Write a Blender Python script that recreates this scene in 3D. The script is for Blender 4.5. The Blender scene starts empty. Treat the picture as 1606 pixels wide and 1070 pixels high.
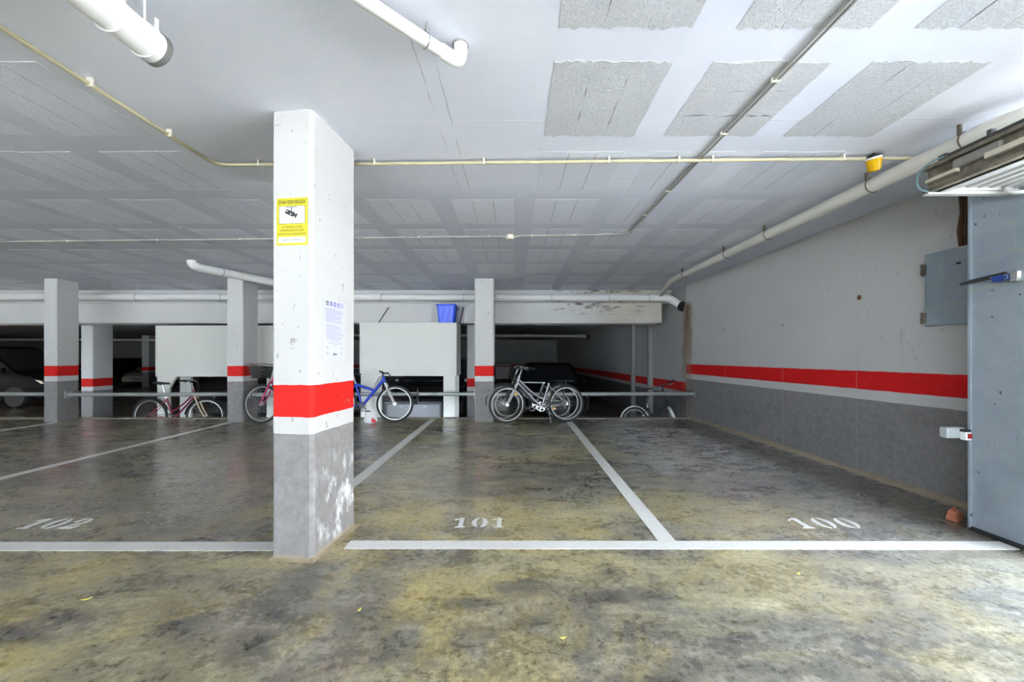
import bpy, bmesh, math, random
from mathutils import Vector, Matrix
PI = math.pi
R_ = math.radians
random.seed(7)
scene = bpy.context.scene
col = scene.collection

# ------------------------------------------------------------------ camera
F_PX = 624.0
cd = bpy.data.cameras.new('camera')
cd.sensor_width = 36.0
cd.lens = F_PX / 1606.0 * 36.0
cd.shift_x = -3.0 / 1606.0
cd.shift_y = 25.0 / 1606.0
cd.clip_start = 0.05
cd.clip_end = 200
cam = bpy.data.objects.new('camera', cd)
cam.location = (0, 0, 1.15)
cam.rotation_euler = (PI / 2, 0, 0)
col.objects.link(cam)
scene.camera = cam

# ------------------------------------------------------------------ world, sun, daylight, exposure
world = bpy.data.worlds.new('sky')
scene.world = world
world.use_nodes = True
bg = world.node_tree.nodes['Background']
bg.inputs['Color'].default_value = (0.74, 0.87, 1.0, 1)
bg.inputs['Strength'].default_value = 12.0

sl = bpy.data.lights.new('sun', 'SUN')
sl.energy = 80.0
sl.color = (1.0, 0.97, 0.93)
sl.angle = R_(1.0)
so = bpy.data.objects.new('sun', sl)
so.rotation_euler = (0, R_(-36), R_(20))
col.objects.link(so)

def area(name, loc, rot, sx, sy, power, color=(1, 1, 1), portal=False):
    l = bpy.data.lights.new(name, 'AREA')
    l.shape = 'RECTANGLE'; l.size = sx; l.size_y = sy
    l.energy = power; l.color = color
    if portal:
        l.cycles.is_portal = True
    o = bpy.data.objects.new(name, l)
    o.location = loc; o.rotation_euler = rot
    col.objects.link(o)
    return o
# the open gate on the right and an added fill opening behind the camera let the sky in
area('gate_daylight', (3.78, 0.15, 1.18), (0, R_(90), 0), 2.3, 4.1, 1, portal=True)
area('fill_opening_daylight', (-5.0, -10.2, 1.2), (R_(90), 0, 0), 14, 2.4, 1, portal=True)

vs = scene.view_settings
vs.view_transform = 'Standard'
vs.look = 'None'
vs.gamma = 1.0
vs.use_curve_mapping = False
vs.exposure = 0.62

# ------------------------------------------------------------------ helpers
ORG = {}

class MB:
    def __init__(s, M=None):
        s.v = []; s.f = []; s.M = M
    def _add(s, vs_, fs_):
        n = len(s.v)
        for p in vs_:
            p = Vector(p)
            if s.M is not None: p = s.M @ p
            s.v.append(tuple(p))
        for f in fs_: s.f.append(tuple(i + n for i in f))
        return s
    def box(s, lo, hi, rot=None, piv=None):
        (x0, y0, z0), (x1, y1, z1) = lo, hi
        vs_ = [(x0,y0,z0),(x1,y0,z0),(x1,y1,z0),(x0,y1,z0),(x0,y0,z1),(x1,y0,z1),(x1,y1,z1),(x0,y1,z1)]
        if rot is not None:
            c = Vector(piv) if piv is not None else Vector(((x0+x1)/2,(y0+y1)/2,(z0+z1)/2))
            vs_ = [rot @ (Vector(p) - c) + c for p in vs_]
        return s._add(vs_, [(0,3,2,1),(4,5,6,7),(0,1,5,4),(1,2,6,5),(2,3,7,6),(3,0,4,7)])
    def cbox(s, lo, hi, b=0.01):
        # box with chamfered vertical and horizontal edges (24 verts)
        (x0,y0,z0),(x1,y1,z1) = lo, hi
        b = min(b, (x1-x0)*.45, (y1-y0)*.45, (z1-z0)*.45)
        def ring(z, i):
            return [(x0+b+i,y0+i,z),(x1-b-i,y0+i,z),(x1-i,y0+b+i,z),(x1-i,y1-b-i,z),(x1-b-i,y1-i,z),(x0+b+i,y1-i,z),(x0+i,y1-b-i,z),(x0+i,y0+b+i,z)]
        vs_ = ring(z0,b*.7)+ring(z0+b,0)+ring(z1-b,0)+ring(z1,b*.7)
        fs_ = [tuple(reversed(range(8))), tuple(range(24,32))]
        for r in range(3):
            for i in range(8):
                j=(i+1)%8
                fs_.append((r*8+i,r*8+j,(r+1)*8+j,(r+1)*8+i))
        return s._add(vs_, fs_)
    def prism(s, poly, z0, z1):
        n = len(poly)
        vs_ = [(x,y,z0) for x,y in poly] + [(x,y,z1) for x,y in poly]
        fs_ = [tuple(reversed(range(n))), tuple(range(n,2*n))]
        for i in range(n):
            j=(i+1)%n
            fs_.append((i,j,n+j,n+i))
        return s._add(vs_, fs_)
    def extr(s, poly3, d):
        n = len(poly3); d = Vector(d)
        vs_ = [Vector(p) for p in poly3] + [Vector(p)+d for p in poly3]
        fs_ = [tuple(reversed(range(n))), tuple(range(n,2*n))]
        for i in range(n):
            j=(i+1)%n
            fs_.append((i,j,n+j,n+i))
        return s._add(vs_, fs_)
    def tube(s, pts, r, seg=8, caps=True, closed=False):
        pts = [Vector(p) for p in pts]
        n = len(pts)
        rs = r if isinstance(r,(list,tuple)) else [r]*n
        vs_=[]; fs_=[]
        up=None
        for i,p in enumerate(pts):
            if closed: t=(pts[(i+1)%n]-pts[i-1])
            elif i==0: t=pts[1]-pts[0]
            elif i==n-1: t=pts[-1]-pts[-2]
            else: t=(pts[i+1]-p).normalized()+(p-pts[i-1]).normalized()
            t.normalize()
            if up is None:
                a=Vector((0,0,1)) if abs(t.z)<.9 else Vector((0,1,0))
                u=t.cross(a).normalized()
            else:
                u=(up-t*up.dot(t)).normalized()
            up=u
            w=t.cross(u)
            for k in range(seg):
                a=2*PI*k/seg
                vs_.append(p+(u*math.cos(a)+w*math.sin(a))*rs[i])
        m = n if closed else n-1
        for i in range(m):
            i2=(i+1)%n
            for k in range(seg):
                k2=(k+1)%seg
                fs_.append((i*seg+k,i*seg+k2,i2*seg+k2,i2*seg+k))
        if caps and not closed:
            fs_.append(tuple(reversed(range(seg))))
            fs_.append(tuple(range((n-1)*seg,n*seg)))
        return s._add(vs_, fs_)
    def cyl(s, a, b, r, seg=12): return s.tube([a,b], r, seg)
    def torus(s, c, R, r, axis='y', seg=32, rseg=8, a0=0, a1=2*PI, sq=1.0):
        c=Vector(c); full = abs(a1-a0-2*PI)<1e-6
        n = seg if full else seg+1
        vs_=[];fs_=[]
        for i in range(n):
            a=a0+(a1-a0)*i/seg
            if axis=='y': d=Vector((math.cos(a),0,math.sin(a))); w=Vector((0,1,0))
            elif axis=='z': d=Vector((math.cos(a),math.sin(a),0)); w=Vector((0,0,1))
            else: d=Vector((0,math.cos(a),math.sin(a))); w=Vector((1,0,0))
            for k in range(rseg):
                b=2*PI*k/rseg
                vs_.append(c+d*(R+r*math.cos(b))+w*r*sq*math.sin(b))
        m = n if full else n-1
        for i in range(m):
            i2=(i+1)%n
            for k in range(rseg):
                k2=(k+1)%rseg
                fs_.append((i*rseg+k,i2*rseg+k,i2*rseg+k2,i*rseg+k2))
        return s._add(vs_,fs_)
    def lathe(s, prof, c=(0,0,0), seg=24, axis='z'):
        c=Vector(c); vs_=[];fs_=[]; n=len(prof)
        for k in range(seg):
            a=2*PI*k/seg
            for r,h in prof:
                if axis=='z': p=Vector((r*math.cos(a),r*math.sin(a),h))
                elif axis=='y': p=Vector((r*math.cos(a),h,r*math.sin(a)))
                else: p=Vector((h,r*math.cos(a),r*math.sin(a)))
                vs_.append(c+p)
        for k in range(seg):
            k2=(k+1)%seg
            for i in range(n-1):
                fs_.append((k*n+i,k2*n+i,k2*n+i+1,k*n+i+1))
        fs_.append(tuple(k*n for k in reversed(range(seg))))
        fs_.append(tuple(k*n+n-1 for k in range(seg)))
        return s._add(vs_,fs_)
    def loft(s, rings, caps=True):
        n=len(rings[0]); vs_=[p for r in rings for p in r]; fs_=[]
        for i in range(len(rings)-1):
            for k in range(n):
                k2=(k+1)%n
                fs_.append((i*n+k,i*n+k2,(i+1)*n+k2,(i+1)*n+k))
        if caps:
            fs_.append(tuple(reversed(range(n)))); fs_.append(tuple(range((len(rings)-1)*n,len(rings)*n)))
        return s._add(vs_,fs_)
    def build(s, name, mat, parent=None, smooth=False, label=None, kind=None, bevel=0, org=None):
        xs=[p[0] for p in s.v]; ys=[p[1] for p in s.v]; zs=[p[2] for p in s.v]
        c=Vector(((min(xs)+max(xs))/2,(min(ys)+max(ys))/2,(min(zs)+max(zs))/2))
        if parent is None: c.z=min(zs)
        if org is not None: c=Vector(org)
        me=bpy.data.meshes.new(name)
        me.from_pydata([tuple(Vector(p)-c) for p in s.v],[],s.f)
        bm=bmesh.new(); bm.from_mesh(me)
        bmesh.ops.recalc_face_normals(bm, faces=bm.faces)
        bm.to_mesh(me); bm.free()
        me.materials.append(mat)
        o=bpy.data.objects.new(name, me)
        col.objects.link(o)
        if parent is not None:
            o.parent=parent
            o.location=c-ORG[parent.name]
        else: o.location=c
        ORG[o.name]=c
        if smooth:
            for p in me.polygons: p.use_smooth=True
            md=o.modifiers.new('edges','EDGE_SPLIT'); md.split_angle=R_(38)
        if bevel:
            md=o.modifiers.new('bevel','BEVEL'); md.width=bevel; md.segments=2; md.limit_method='ANGLE'
        if label: o['label']=label
        if kind: o['kind']=kind
        return o

def thing(name, label, cat, loc=(0,0,0), rot=(0,0,0), group=None, local=False):
    o=bpy.data.objects.new(name,None); o.empty_display_size=.1
    col.objects.link(o); o.location=loc; o.rotation_euler=rot
    o['label']=label; o['category']=cat
    if group: o['group']=group
    ORG[o.name]=Vector((0,0,0)) if local else Vector(loc)
    return o
def tag(o,label,cat,group=None):
    o['label']=label; o['category']=cat
    if group: o['group']=group
    return o
def struct(o): o['kind']='structure'; return o

# ------------------------------------------------------------------ materials
MATS={}
class NT:
    def __init__(s,name):
        s.m=bpy.data.materials.new(name); s.m.use_nodes=True
        s.t=s.m.node_tree; s.b=s.t.nodes['Principled BSDF']
        s.geo=None
    def n(s,typ,**kw):
        nd=s.t.nodes.new(typ)
        for k,v in kw.items():
            if k.startswith('_'): setattr(nd,k[1:],v)
        return nd
    def link(s,a,b): s.t.links.new(a,b)
    def pos(s):
        if s.geo is None: s.geo=s.n('ShaderNodeNewGeometry')
        return s.geo.outputs['Position']
    def sep(s):
        x=s.n('ShaderNodeSeparateXYZ'); s.link(s.pos(),x.inputs[0]); return x.outputs
    def mapped(s,scale=(1,1,1),src=None,rot=(0,0,0)):
        mp=s.n('ShaderNodeMapping'); mp.inputs['Scale'].default_value=scale; mp.inputs['Rotation'].default_value=rot
        s.link(src or s.pos(),mp.inputs['Vector']); return mp.outputs[0]
    def noise(s,scale,detail=4,rough=.55,vec=None,dist=0):
        nd=s.n('ShaderNodeTexNoise'); nd.inputs['Scale'].default_value=scale; nd.inputs['Detail'].default_value=detail
        nd.inputs['Roughness'].default_value=rough; nd.inputs['Distortion'].default_value=dist
        s.link(vec or s.pos(),nd.inputs['Vector']); return nd.outputs['Fac']
    def ramp(s,fac,stops):
        r=s.n('ShaderNodeValToRGB'); e=r.color_ramp.elements
        while len(e)<len(stops): e.new(.5)
        for i,(p,c) in enumerate(stops):
            e[i].position=p; e[i].color=(c if len(c)==4 else (*c,1)) if isinstance(c,(tuple,list)) else (c,c,c,1)
        s.link(fac,r.inputs[0]); return r.outputs[0]
    def math(s,op,a,b=None,c=None):
        nd=s.n('ShaderNodeMath'); nd.operation=op
        for i,x in enumerate((a,b,c)):
            if x is None: continue
            if isinstance(x,(int,float)): nd.inputs[i].default_value=x
            else: s.link(x,nd.inputs[i])
        return nd.outputs[0]
    def mix(s,fac,a,b,mode='MIX'):
        nd=s.n('ShaderNodeMix'); nd.data_type='RGBA'; nd.blend_type=mode
        def st(sock,x):
            if isinstance(x,(int,float)): sock.default_value=x
            elif isinstance(x,(tuple,list)): sock.default_value=(*x,1) if len(x)==3 else x
            else: s.link(x,sock)
        st(nd.inputs[0],fac); st(nd.inputs[6],a); st(nd.inputs[7],b)
        return nd.outputs[2]
    def rng(s,v,a,b,c=0.0,d=1.0):
        nd=s.n('ShaderNodeMapRange'); nd.clamp=True
        s.link(v,nd.inputs[0])
        for i,x in enumerate((a,b,c,d)): nd.inputs[i+1].default_value=x
        return nd.outputs[0]
    def bump(s,h,strength=.3,dist=.01):
        b=s.n('ShaderNodeBump'); b.inputs['Strength'].default_value=strength; b.inputs['Distance'].default_value=dist
        s.link(h,b.inputs['Height']); s.link(b.outputs[0],s.b.inputs['Normal'])
    def set(s,**kw):
        for k,v in kw.items():
            k=k.replace('_',' ')
            i=s.b.inputs[k]
            if isinstance(v,(int,float)): i.default_value=v
            elif isinstance(v,(tuple,list)): i.default_value=(*v,1) if len(v)==3 else v
            else: s.link(v,i)
        return s

def simple(name,c,rough=.5,metal=0.0,var=.12,scale=14,bump=0,trans=0,coat=0):
    if name in MATS: return MATS[name]
    t=NT(name)
    n=t.noise(scale,3)
    cc=t.mix(n,tuple(x*(1-var) for x in c),tuple(min(1,x*(1+var)) for x in c))
    t.set(Base_Color=cc,Roughness=rough,Metallic=metal)
    if trans: t.set(Transmission_Weight=trans)
    if coat: t.set(Coat_Weight=coat,Coat_Roughness=.05)
    if bump: t.bump(t.noise(scale*4,3),bump,.003)
    MATS[name]=t.m
    return t.m

WHITE=(.62,.62,.612); RED=(.66,.016,.012); GREY=(.245,.235,.235)
def paint(name,zo=0.0,scuff=0.0,specks=.5,white=WHITE,gray=GREY,red=RED,bands=(.716,.81,.992),extra=None):
    t=NT(name)
    x,y,z=t.sep()
    wob=t.math('MULTIPLY',t.math('SUBTRACT',t.noise(9,3),.5),.012)
    zz=t.math('ADD',z,wob)
    big=t.noise(1.3,4); fine=t.noise(22,4)
    w=t.mix(t.rng(big,.3,.75),tuple(c*.93 for c in white),white)
    g=t.mix(t.rng(fine,.3,.7),tuple(c*.86 for c in gray),tuple(c*1.12 for c in gray))
    c=g
    c=t.mix(t.math('GREATER_THAN',zz,bands[0]+zo),c,w)
    c=t.mix(t.math('GREATER_THAN',zz,bands[1]+zo),c,red)
    c=t.mix(t.math('GREATER_THAN',zz,bands[2]+zo),c,w)
    # dark chips and knocks
    chips=t.rng(t.noise(26,2,.6,vec=t.mapped((1,1,.7))),.675,.72)
    c=t.mix(t.math('MULTIPLY',chips,specks*.7),c,(.22,.20,.17))
    smear=t.rng(t.noise(5,5,.7,vec=t.mapped((1,1,.25))),.62,.80)
    c=t.mix(t.math('MULTIPLY',smear,.22),c,(.32,.29,.25))
    if scuff:
        s1=t.rng(t.noise(11,6,.68,vec=t.mapped((1,1,.55))),.50,.60)
        m=t.math('MULTIPLY',s1,t.rng(zz,.62+zo,.30+zo))
        m=t.math('MULTIPLY',m,t.math('MULTIPLY',t.rng(zz,-.02,.10),t.rng(x,-1.135,-1.105,.06,1)))
        c=t.mix(t.math('MULTIPLY',m,scuff),c,(.78,.80,.82))
        foot=t.rng(t.math('ADD',z,t.math('MULTIPLY',fine,-.06)),.01,-.02)
        c=t.mix(foot,c,(.36,.28,.19))
    if extra: c=extra(t,c,x,y,z)
    t.set(Base_Color=c,Roughness=.72,Specular_IOR_Level=.22)
    t.bump(t.math('ADD',t.noise(60,4),t.math('MULTIPLY',t.noise(7,4),1.5)),.22,.006)
    MATS[name]=t.m
    return t.m

def leak(t,c,y,z):
    # brown leak below the pipe sleeve
    n=t.math('MULTIPLY',t.math('SUBTRACT',t.noise(5,4),.5),.22)
    d=t.math('ABSOLUTE',t.math('SUBTRACT',t.math('ADD',y,n),7.58))
    m=t.math('MULTIPLY',t.rng(d,.24,.12),t.rng(z,2.22,2.10))
    m=t.math('MULTIPLY',m,t.rng(z,.6,1.4,.25,.85))
    c=t.mix(m,c,(.25,.18,.11))
    m=t.math('MULTIPLY',t.rng(d,.10,.03),t.math('MULTIPLY',t.rng(z,2.22,2.10),t.rng(z,1.5,1.9,0,.8)))
    return t.mix(m,c,(.14,.09,.05))
def wall_right_extra(t,c,x,y,z):
    c=leak(t,c,y,z)
    # grimy smear and drips near the gate
    for (yy,zz,r) in ((3.95,1.74,.028),(5.02,1.55,.014),(6.35,1.6,.012)):
        dy=t.math('SUBTRACT',y,yy); dz=t.math('SUBTRACT',z,zz)
        dd=t.math('SQRT',t.math('ADD',t.math('MULTIPLY',dy,dy),t.math('MULTIPLY',dz,dz)))
        c=t.mix(t.rng(dd,r,r*.8),c,(.17,.08,.04))
    dr=t.rng(t.noise(9,3,.6,vec=t.mapped((1,1,.10))),.60,.68)
    dr=t.math('MULTIPLY',dr,t.math('MULTIPLY',t.rng(y,3.75,3.3),t.math('MULTIPLY',t.rng(z,1.02,1.12),t.rng(z,1.42,1.36))))
    c=t.mix(t.math('MULTIPLY',dr,.55),c,(.15,.14,.13))
    gm=t.math('MULTIPLY',t.rng(t.noise(3.5,5,.7),.52,.75),t.rng(z,.75,.3))
    c=t.mix(t.math('MULTIPLY',gm,.5),c,(.12,.11,.10))
    # joints of the formwork panels
    for yy in (3.98,5.02,6.3):
        c=t.mix(t.math('MULTIPLY',t.rng(t.math('ABSOLUTE',t.math('SUBTRACT',y,yy)),.006,.002),.35),c,(.42,.40,.36))
    return c
def low_right_extra(t,c,x,y,z): return leak(t,c,y,z)

M_pillar=paint('pillar_paint',scuff=.0,specks=.8)
M_pillar_main=paint('pillar_paint_worn',scuff=.95,specks=.9,white=(.565,.56,.55),red=(.60,.014,.010))
M_pillar_low=paint('pillar_paint_lower',zo=-.33)
M_wall_r=paint('wall_paint_right',bands=(.735,.832,1.012),white=(.55,.545,.54),gray=(.23,.22,.22),red=(.62,.012,.012),extra=wall_right_extra)
M_wall_low=paint('wall_paint_lower',zo=-.33,white=(.38,.375,.37),gray=(.10,.095,.095),red=(.42,.012,.012),extra=low_right_extra)  # lower level's gloom put into darker wall colours
M_wall_plain=simple('wall_plain_paint',(.72,.72,.71),.7,var=.06,scale=2)

def make_floor(name,lower=False):
    t=NT(name)
    x,y,z=t.sep()
    st=t.mapped((1.0,1.9,1.0),rot=(0,0,R_(-30)))
    n1=t.noise(.62,7,.66,vec=st,dist=.5)
    n2=t.noise(2.1,8,.72,vec=st,dist=.6)
    n3=t.noise(15,7,.74)
    n4=t.noise(1.05,7,.68,dist=.5)
    n5=t.noise(4.2,7,.72,vec=st,dist=.3)
    base=t.ramp(n2,[(.32,(.095,.085,.05)),(.44,(.235,.21,.12)),(.55,(.41,.365,.20)),(.68,(.60,.555,.36))])
    dark=t.ramp(n5,[(.36,(.075,.068,.055)),(.50,(.16,.147,.115)),(.66,(.34,.31,.235))])
    c=t.mix(t.rng(n1,.57,.45),base,dark)
    # greenish grey film
    c=t.mix(t.math('MULTIPLY',t.rng(t.noise(1.7,6,.7),.50,.66),.35),c,(.28,.30,.24))
    # yellowish run-off stains in the drive aisle
    aisle=t.rng(y,3.9,2.9,.25,1)
    c=t.mix(t.math('MULTIPLY',t.math('MULTIPLY',t.rng(n4,.47,.60),aisle),.62),c,t.mix(t.rng(n3,.3,.7),(.42,.32,.085),(.58,.49,.19)))
    c=t.mix(t.math('MULTIPLY',t.math('MULTIPLY',t.rng(t.noise(3.1,4,.6),.66,.76),t.rng(n3,.35,.6)),.6),c,(.46,.27,.06))
    # pale worn concrete with bluish sky sheen painted in, and whitish lime in the right-hand bay
    c=t.mix(t.math('MULTIPLY',t.rng(x,.5,2.6),.62),c,t.mix(t.rng(n5,.32,.68),(.19,.205,.215),(.50,.515,.525)))
    pale=t.math('MULTIPLY',t.rng(t.noise(3.4,8,.78,vec=t.mapped((1,2.4,1),rot=(0,0,R_(-15)))),.47,.54),t.math('MULTIPLY',t.rng(x,1.1,1.7),t.rng(y,3.4,4.3)))
    c=t.mix(t.math('MULTIPLY',pale,.9),c,(.72,.74,.75))
    # bay 102 is darker and browner
    brown_tint=t.math('MULTIPLY',t.rng(x,-1.2,-2.2),t.rng(y,2.2,2.9))
    c=t.mix(t.math('MULTIPLY',brown_tint,.62),c,t.mix(t.rng(n5,.3,.7),(.10,.083,.062),(.30,.258,.195)))
    # dark brown shadow strip painted along the foot of the right wall
    dw=t.math('ADD',t.math('SUBTRACT',x,3.56),t.math('MULTIPLY',y,.0346))
    dw=t.math('ADD',dw,t.math('MULTIPLY',t.math('SUBTRACT',n5,.5),.35))
    shade_strip=t.math('MULTIPLY',t.rng(dw,-.72,-.50),t.rng(dw,-.02,-.14))
    c=t.mix(t.math('MULTIPLY',shade_strip,.75),c,(.115,.095,.060))
    # oil drips
    for (px,py,rx,ry) in ((2.5,6.75,.55,.32),(.03,2.0,.17,.07),(-.22,1.86,.13,.06),(.55,1.92,.22,.06),(-1.05,2.02,.16,.10),(-2.2,1.65,.30,.08)):
        dx=t.math('DIVIDE',t.math('SUBTRACT',t.math('ADD',x,t.math('MULTIPLY',t.math('SUBTRACT',n5,.5),.45)),px),rx)
        dy=t.math('DIVIDE',t.math('SUBTRACT',t.math('ADD',y,t.math('MULTIPLY',t.math('SUBTRACT',n3,.5),.18)),py),ry)
        dd=t.math('SQRT',t.math('ADD',t.math('MULTIPLY',dx,dx),t.math('MULTIPLY',dy,dy)))
        c=t.mix(t.math('MULTIPLY',t.rng(dd,1.2,.5),t.rng(n3,.3,.55,.35,.8)),c,(.075,.072,.066))
    # fine grit
    g1=t.rng(t.noise(30,8,.82),.36,.64,.50,1.55)
    cg=t.n('ShaderNodeCombineColor'); [t.link(g1,cg.inputs[k]) for k in range(3)]
    c=t.mix(1.0,c,cg.outputs[0],'MULTIPLY')
    c=t.mix(t.math('MULTIPLY',t.rng(t.noise(75,3,.7),.60,.70),.45),c,(.52,.49,.38))
    c=t.mix(t.math('MULTIPLY',t.rng(t.noise(46,4,.7),.58,.68),.45),c,(.075,.07,.055))
    if lower: c=t.mix(.75,c,(.085,.062,.036))  # gloom of the lower level mixed into its floor colour
    rough=t.math('ADD',t.rng(n2,.3,.7,.14,.34),t.math('MULTIPLY',t.rng(n3,.35,.7),.14))
    t.set(Base_Color=c,Roughness=rough,Specular_IOR_Level=.6,Coat_Weight=t.rng(n5,.35,.65,.55,.15),Coat_Roughness=.13)
    t.bump(t.math('ADD',n3,t.math('MULTIPLY',t.noise(120,3),.5)),.05,.004)
    return t.m
M_floor=make_floor('stained_polished_concrete')
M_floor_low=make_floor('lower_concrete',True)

def make_ceiling(name,a,b,speck=0,seams=True):
    t=NT(name)
    x,y,z=t.sep()
    n=t.noise(2.2,5,.6); f=t.noise(90,3,.6)
    c=t.mix(t.rng(n,.3,.7),a,b)
    if seams:
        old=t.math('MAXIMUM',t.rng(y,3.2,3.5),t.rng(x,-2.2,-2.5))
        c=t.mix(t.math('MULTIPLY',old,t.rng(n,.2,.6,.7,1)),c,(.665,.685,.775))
    h=t.math('MULTIPLY',t.noise(30,4),.6)
    if seams:
        # thin mortar ridges left by the shuttering boards
        fr=t.math('ABSOLUTE',t.math('SUBTRACT',t.math('FRACT',t.math('DIVIDE',t.math('ADD',y,t.math('MULTIPLY',x,.01)),.82)),.86))
        ln=t.math('MULTIPLY',t.rng(fr,.008,.003),t.rng(t.noise(3,3),.45,.55))
        c=t.mix(t.math('MULTIPLY',ln,.8),c,(.93,.93,.93))
        h=t.math('ADD',h,ln)
        ck=t.math('MINIMUM',t.math('ABSOLUTE',t.math('ADD',t.math('SUBTRACT',x,-.45),t.math('MULTIPLY',t.math('SUBTRACT',t.noise(5,3),.5),.03))),t.math('ABSOLUTE',t.math('ADD',t.math('SUBTRACT',x,-.37),t.math('MULTIPLY',t.math('SUBTRACT',t.noise(6,3),.5),.025))))
        cm=t.math('MULTIPLY',t.rng(ck,.0045,.0015),t.rng(t.noise(2.4,2),.45,.55))
        cm=t.math('MULTIPLY',cm,t.rng(y,4.4,4.2))
        c=t.mix(t.math('MULTIPLY',cm,.6),c,(.30,.30,.32))
        dust=t.math('MULTIPLY',t.rng(x,2.2,3.0),t.rng(y,2.4,1.6))
        c=t.mix(t.math('MULTIPLY',dust,.5),c,(.62,.56,.42))
        back_dark=t.math('MULTIPLY',t.rng(n,.35,.6),t.rng(y,7.4,8.2))  # ceiling colour darkens in blotches towards the back beam
        c=t.mix(t.math('MULTIPLY',back_dark,.35),c,(.38,.36,.32))
    if speck:
        c=t.mix(t.math('MULTIPLY',t.rng(t.noise(110,3,.75),.50,.62),speck*.6),c,(.30,.30,.32))
        c=t.mix(t.math('MULTIPLY',t.rng(t.noise(60,3,.75),.60,.66),speck*.5),c,(.85,.86,.90))
        h=t.math('ADD',h,t.math('MULTIPLY',f,2.0))
    t.set(Base_Color=c,Roughness=.75)
    t.bump(h,.35,.008)
    return t.m
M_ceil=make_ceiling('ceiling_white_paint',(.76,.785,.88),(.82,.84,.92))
M_blk_rough=make_ceiling('rough_block_paint',(.55,.56,.59),(.64,.65,.68),.85,False)
M_blk_pale=make_ceiling('pale_block_paint',(.76,.785,.875),(.82,.84,.92),.10,False)
M_blk_mid=make_ceiling('mid_block_paint',(.71,.735,.825),(.77,.79,.875),.10,False)
M_ceil_far=make_ceiling('ceiling_grey_paint',(.575,.58,.60),(.655,.66,.68))

def make_beam():
    t=NT('beam_paint')
    x,y,z=t.sep()
    n=t.noise(2.0,5)
    c=t.mix(n,(.56,.56,.55),(.66,.66,.65))
    wet=t.math('MULTIPLY',t.rng(x,1.2,2.2),t.rng(n,.3,.6,.4,1))
    c=t.mix(t.math('MULTIPLY',wet,.55),c,(.42,.36,.25))
    pk=t.rng(t.noise(6,6,.72,vec=t.mapped((.55,1,2.6))),.545,.585)
    zone=t.math('MULTIPLY',t.rng(x,.6,1.2),t.rng(x,3.1,2.0,.1,1))
    zone=t.math('MULTIPLY',zone,t.rng(z,1.98,2.15))
    c=t.mix(t.math('MULTIPLY',pk,zone),c,(.10,.08,.065))
    ln=t.math('ABSOLUTE',t.math('SUBTRACT',t.math('FRACT',t.math('DIVIDE',z,.14)),.5))
    c=t.mix(t.math('MULTIPLY',t.rng(ln,.04,.01),t.math('MULTIPLY',t.rng(t.noise(1.5,3),.4,.6),.35)),c,(.42,.40,.37))
    t.set(Base_Color=c,Roughness=.7)
    t.bump(t.math('ADD',t.noise(14,4),t.rng(ln,.04,.0)),.25,.008)
    return t.m
M_beam=make_beam()
M_pvc=simple('white_pvc',(.82,.82,.80),.35,var=.05,scale=5)
M_pvc_old=simple('aged_pvc',(.66,.64,.58),.45,var=.10,scale=4)
M_rubber=simple('black_rubber',(.02,.02,.02),.7)
M_steel=simple('zinc_steel',(.45,.46,.46),.35,.85)
M_conduit=simple('cream_conduit',(.47,.43,.28),.45,var=.08)
M_conduit_g=simple('grey_conduit',(.36,.355,.32),.5,var=.10)
M_clip=simple('cream_clip',(.72,.68,.58),.5)
M_rail=simple('galvanised_rail',(.42,.44,.43),.42,.55,var=.15,scale=6)
M_line=simple('line_paint_white',(.80,.80,.77),.55,var=.10,scale=20)
M_digit=simple('stencil_paint_white',(.86,.86,.84),.55,var=.10,scale=60)
M_cabinet=simple('locker_cream_lacquer',(.70,.70,.655),.4,var=.05,scale=3)
M_darksteel=simple('dark_steel',(.06,.06,.06),.5,.4)
M_mortar=simple('mortar_fillet',(.33,.27,.19),.9,var=.3,scale=8,bump=.4)

def make_gate_steel():
    t=NT('blue_grey_sheet_steel')
    x,y,z=t.sep()
    n=t.noise(3.0,6,.65,dist=.6); f=t.noise(18,5,.7,vec=t.mapped((1,1,.3)))
    c=t.mix(t.rng(n,.3,.7),(.25,.30,.345),(.36,.41,.455))
    c=t.mix(t.math('MULTIPLY',t.rng(f,.60,.75),.35),c,(.48,.53,.56))
    for zz in (1.97,1.79,1.60):
        w=t.math('ADD',z,t.math('MULTIPLY',y,.06))
        ln=t.math('MULTIPLY',t.rng(t.math('ABSOLUTE',t.math('SUBTRACT',w,zz+.15)),.012,.006),t.rng(f,.40,.60))
        c=t.mix(t.math('MULTIPLY',ln,.6),c,(.36,.38,.22))
    c=t.mix(t.rng(t.noise(24,2,.5),.73,.76),c,(.06,.06,.065))
    t.set(Base_Color=c,Roughness=t.rng(n,.3,.7,.38,.55),Metallic=.25)
    t.bump(t.noise(2,3),.15,.02)
    return t.m
M_gate=make_gate_steel()
def make_rusty():
    t=NT('dirty_steel_channel')
    n=t.noise(9,5,.7)
    c=t.ramp(n,[(.3,(.07,.06,.045)),(.5,(.17,.15,.115)),(.62,(.26,.22,.16)),(.75,(.16,.09,.05))])
    t.set(Base_Color=c,Roughness=.6,Metallic=.3)
    return t.m
M_rusty=make_rusty()
M_leaf_white=simple('white_sheet_metal',(.50,.50,.485),.4,.1,var=.06)
M_rust=simple('rust_brown',(.10,.045,.025),.8,var=.3)
M_sign=simple('sign_yellow',(.58,.52,.015),.4,var=.04)
M_sign_w=simple('sign_white',(.82,.83,.84),.4,var=.03)
M_ink=simple('black_ink',(.03,.03,.035),.5)
M_ink_soft=simple('faded_ink',(.34,.34,.45),.6)
M_paper=simple('notice_paper',(.56,.565,.68),.55,var=.03)
M_blue=simple('blue_plastic',(.003,.085,.85),.35,var=.12,scale=6)
M_terra=simple('terracotta',(.42,.14,.07),.8,var=.2)

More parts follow.
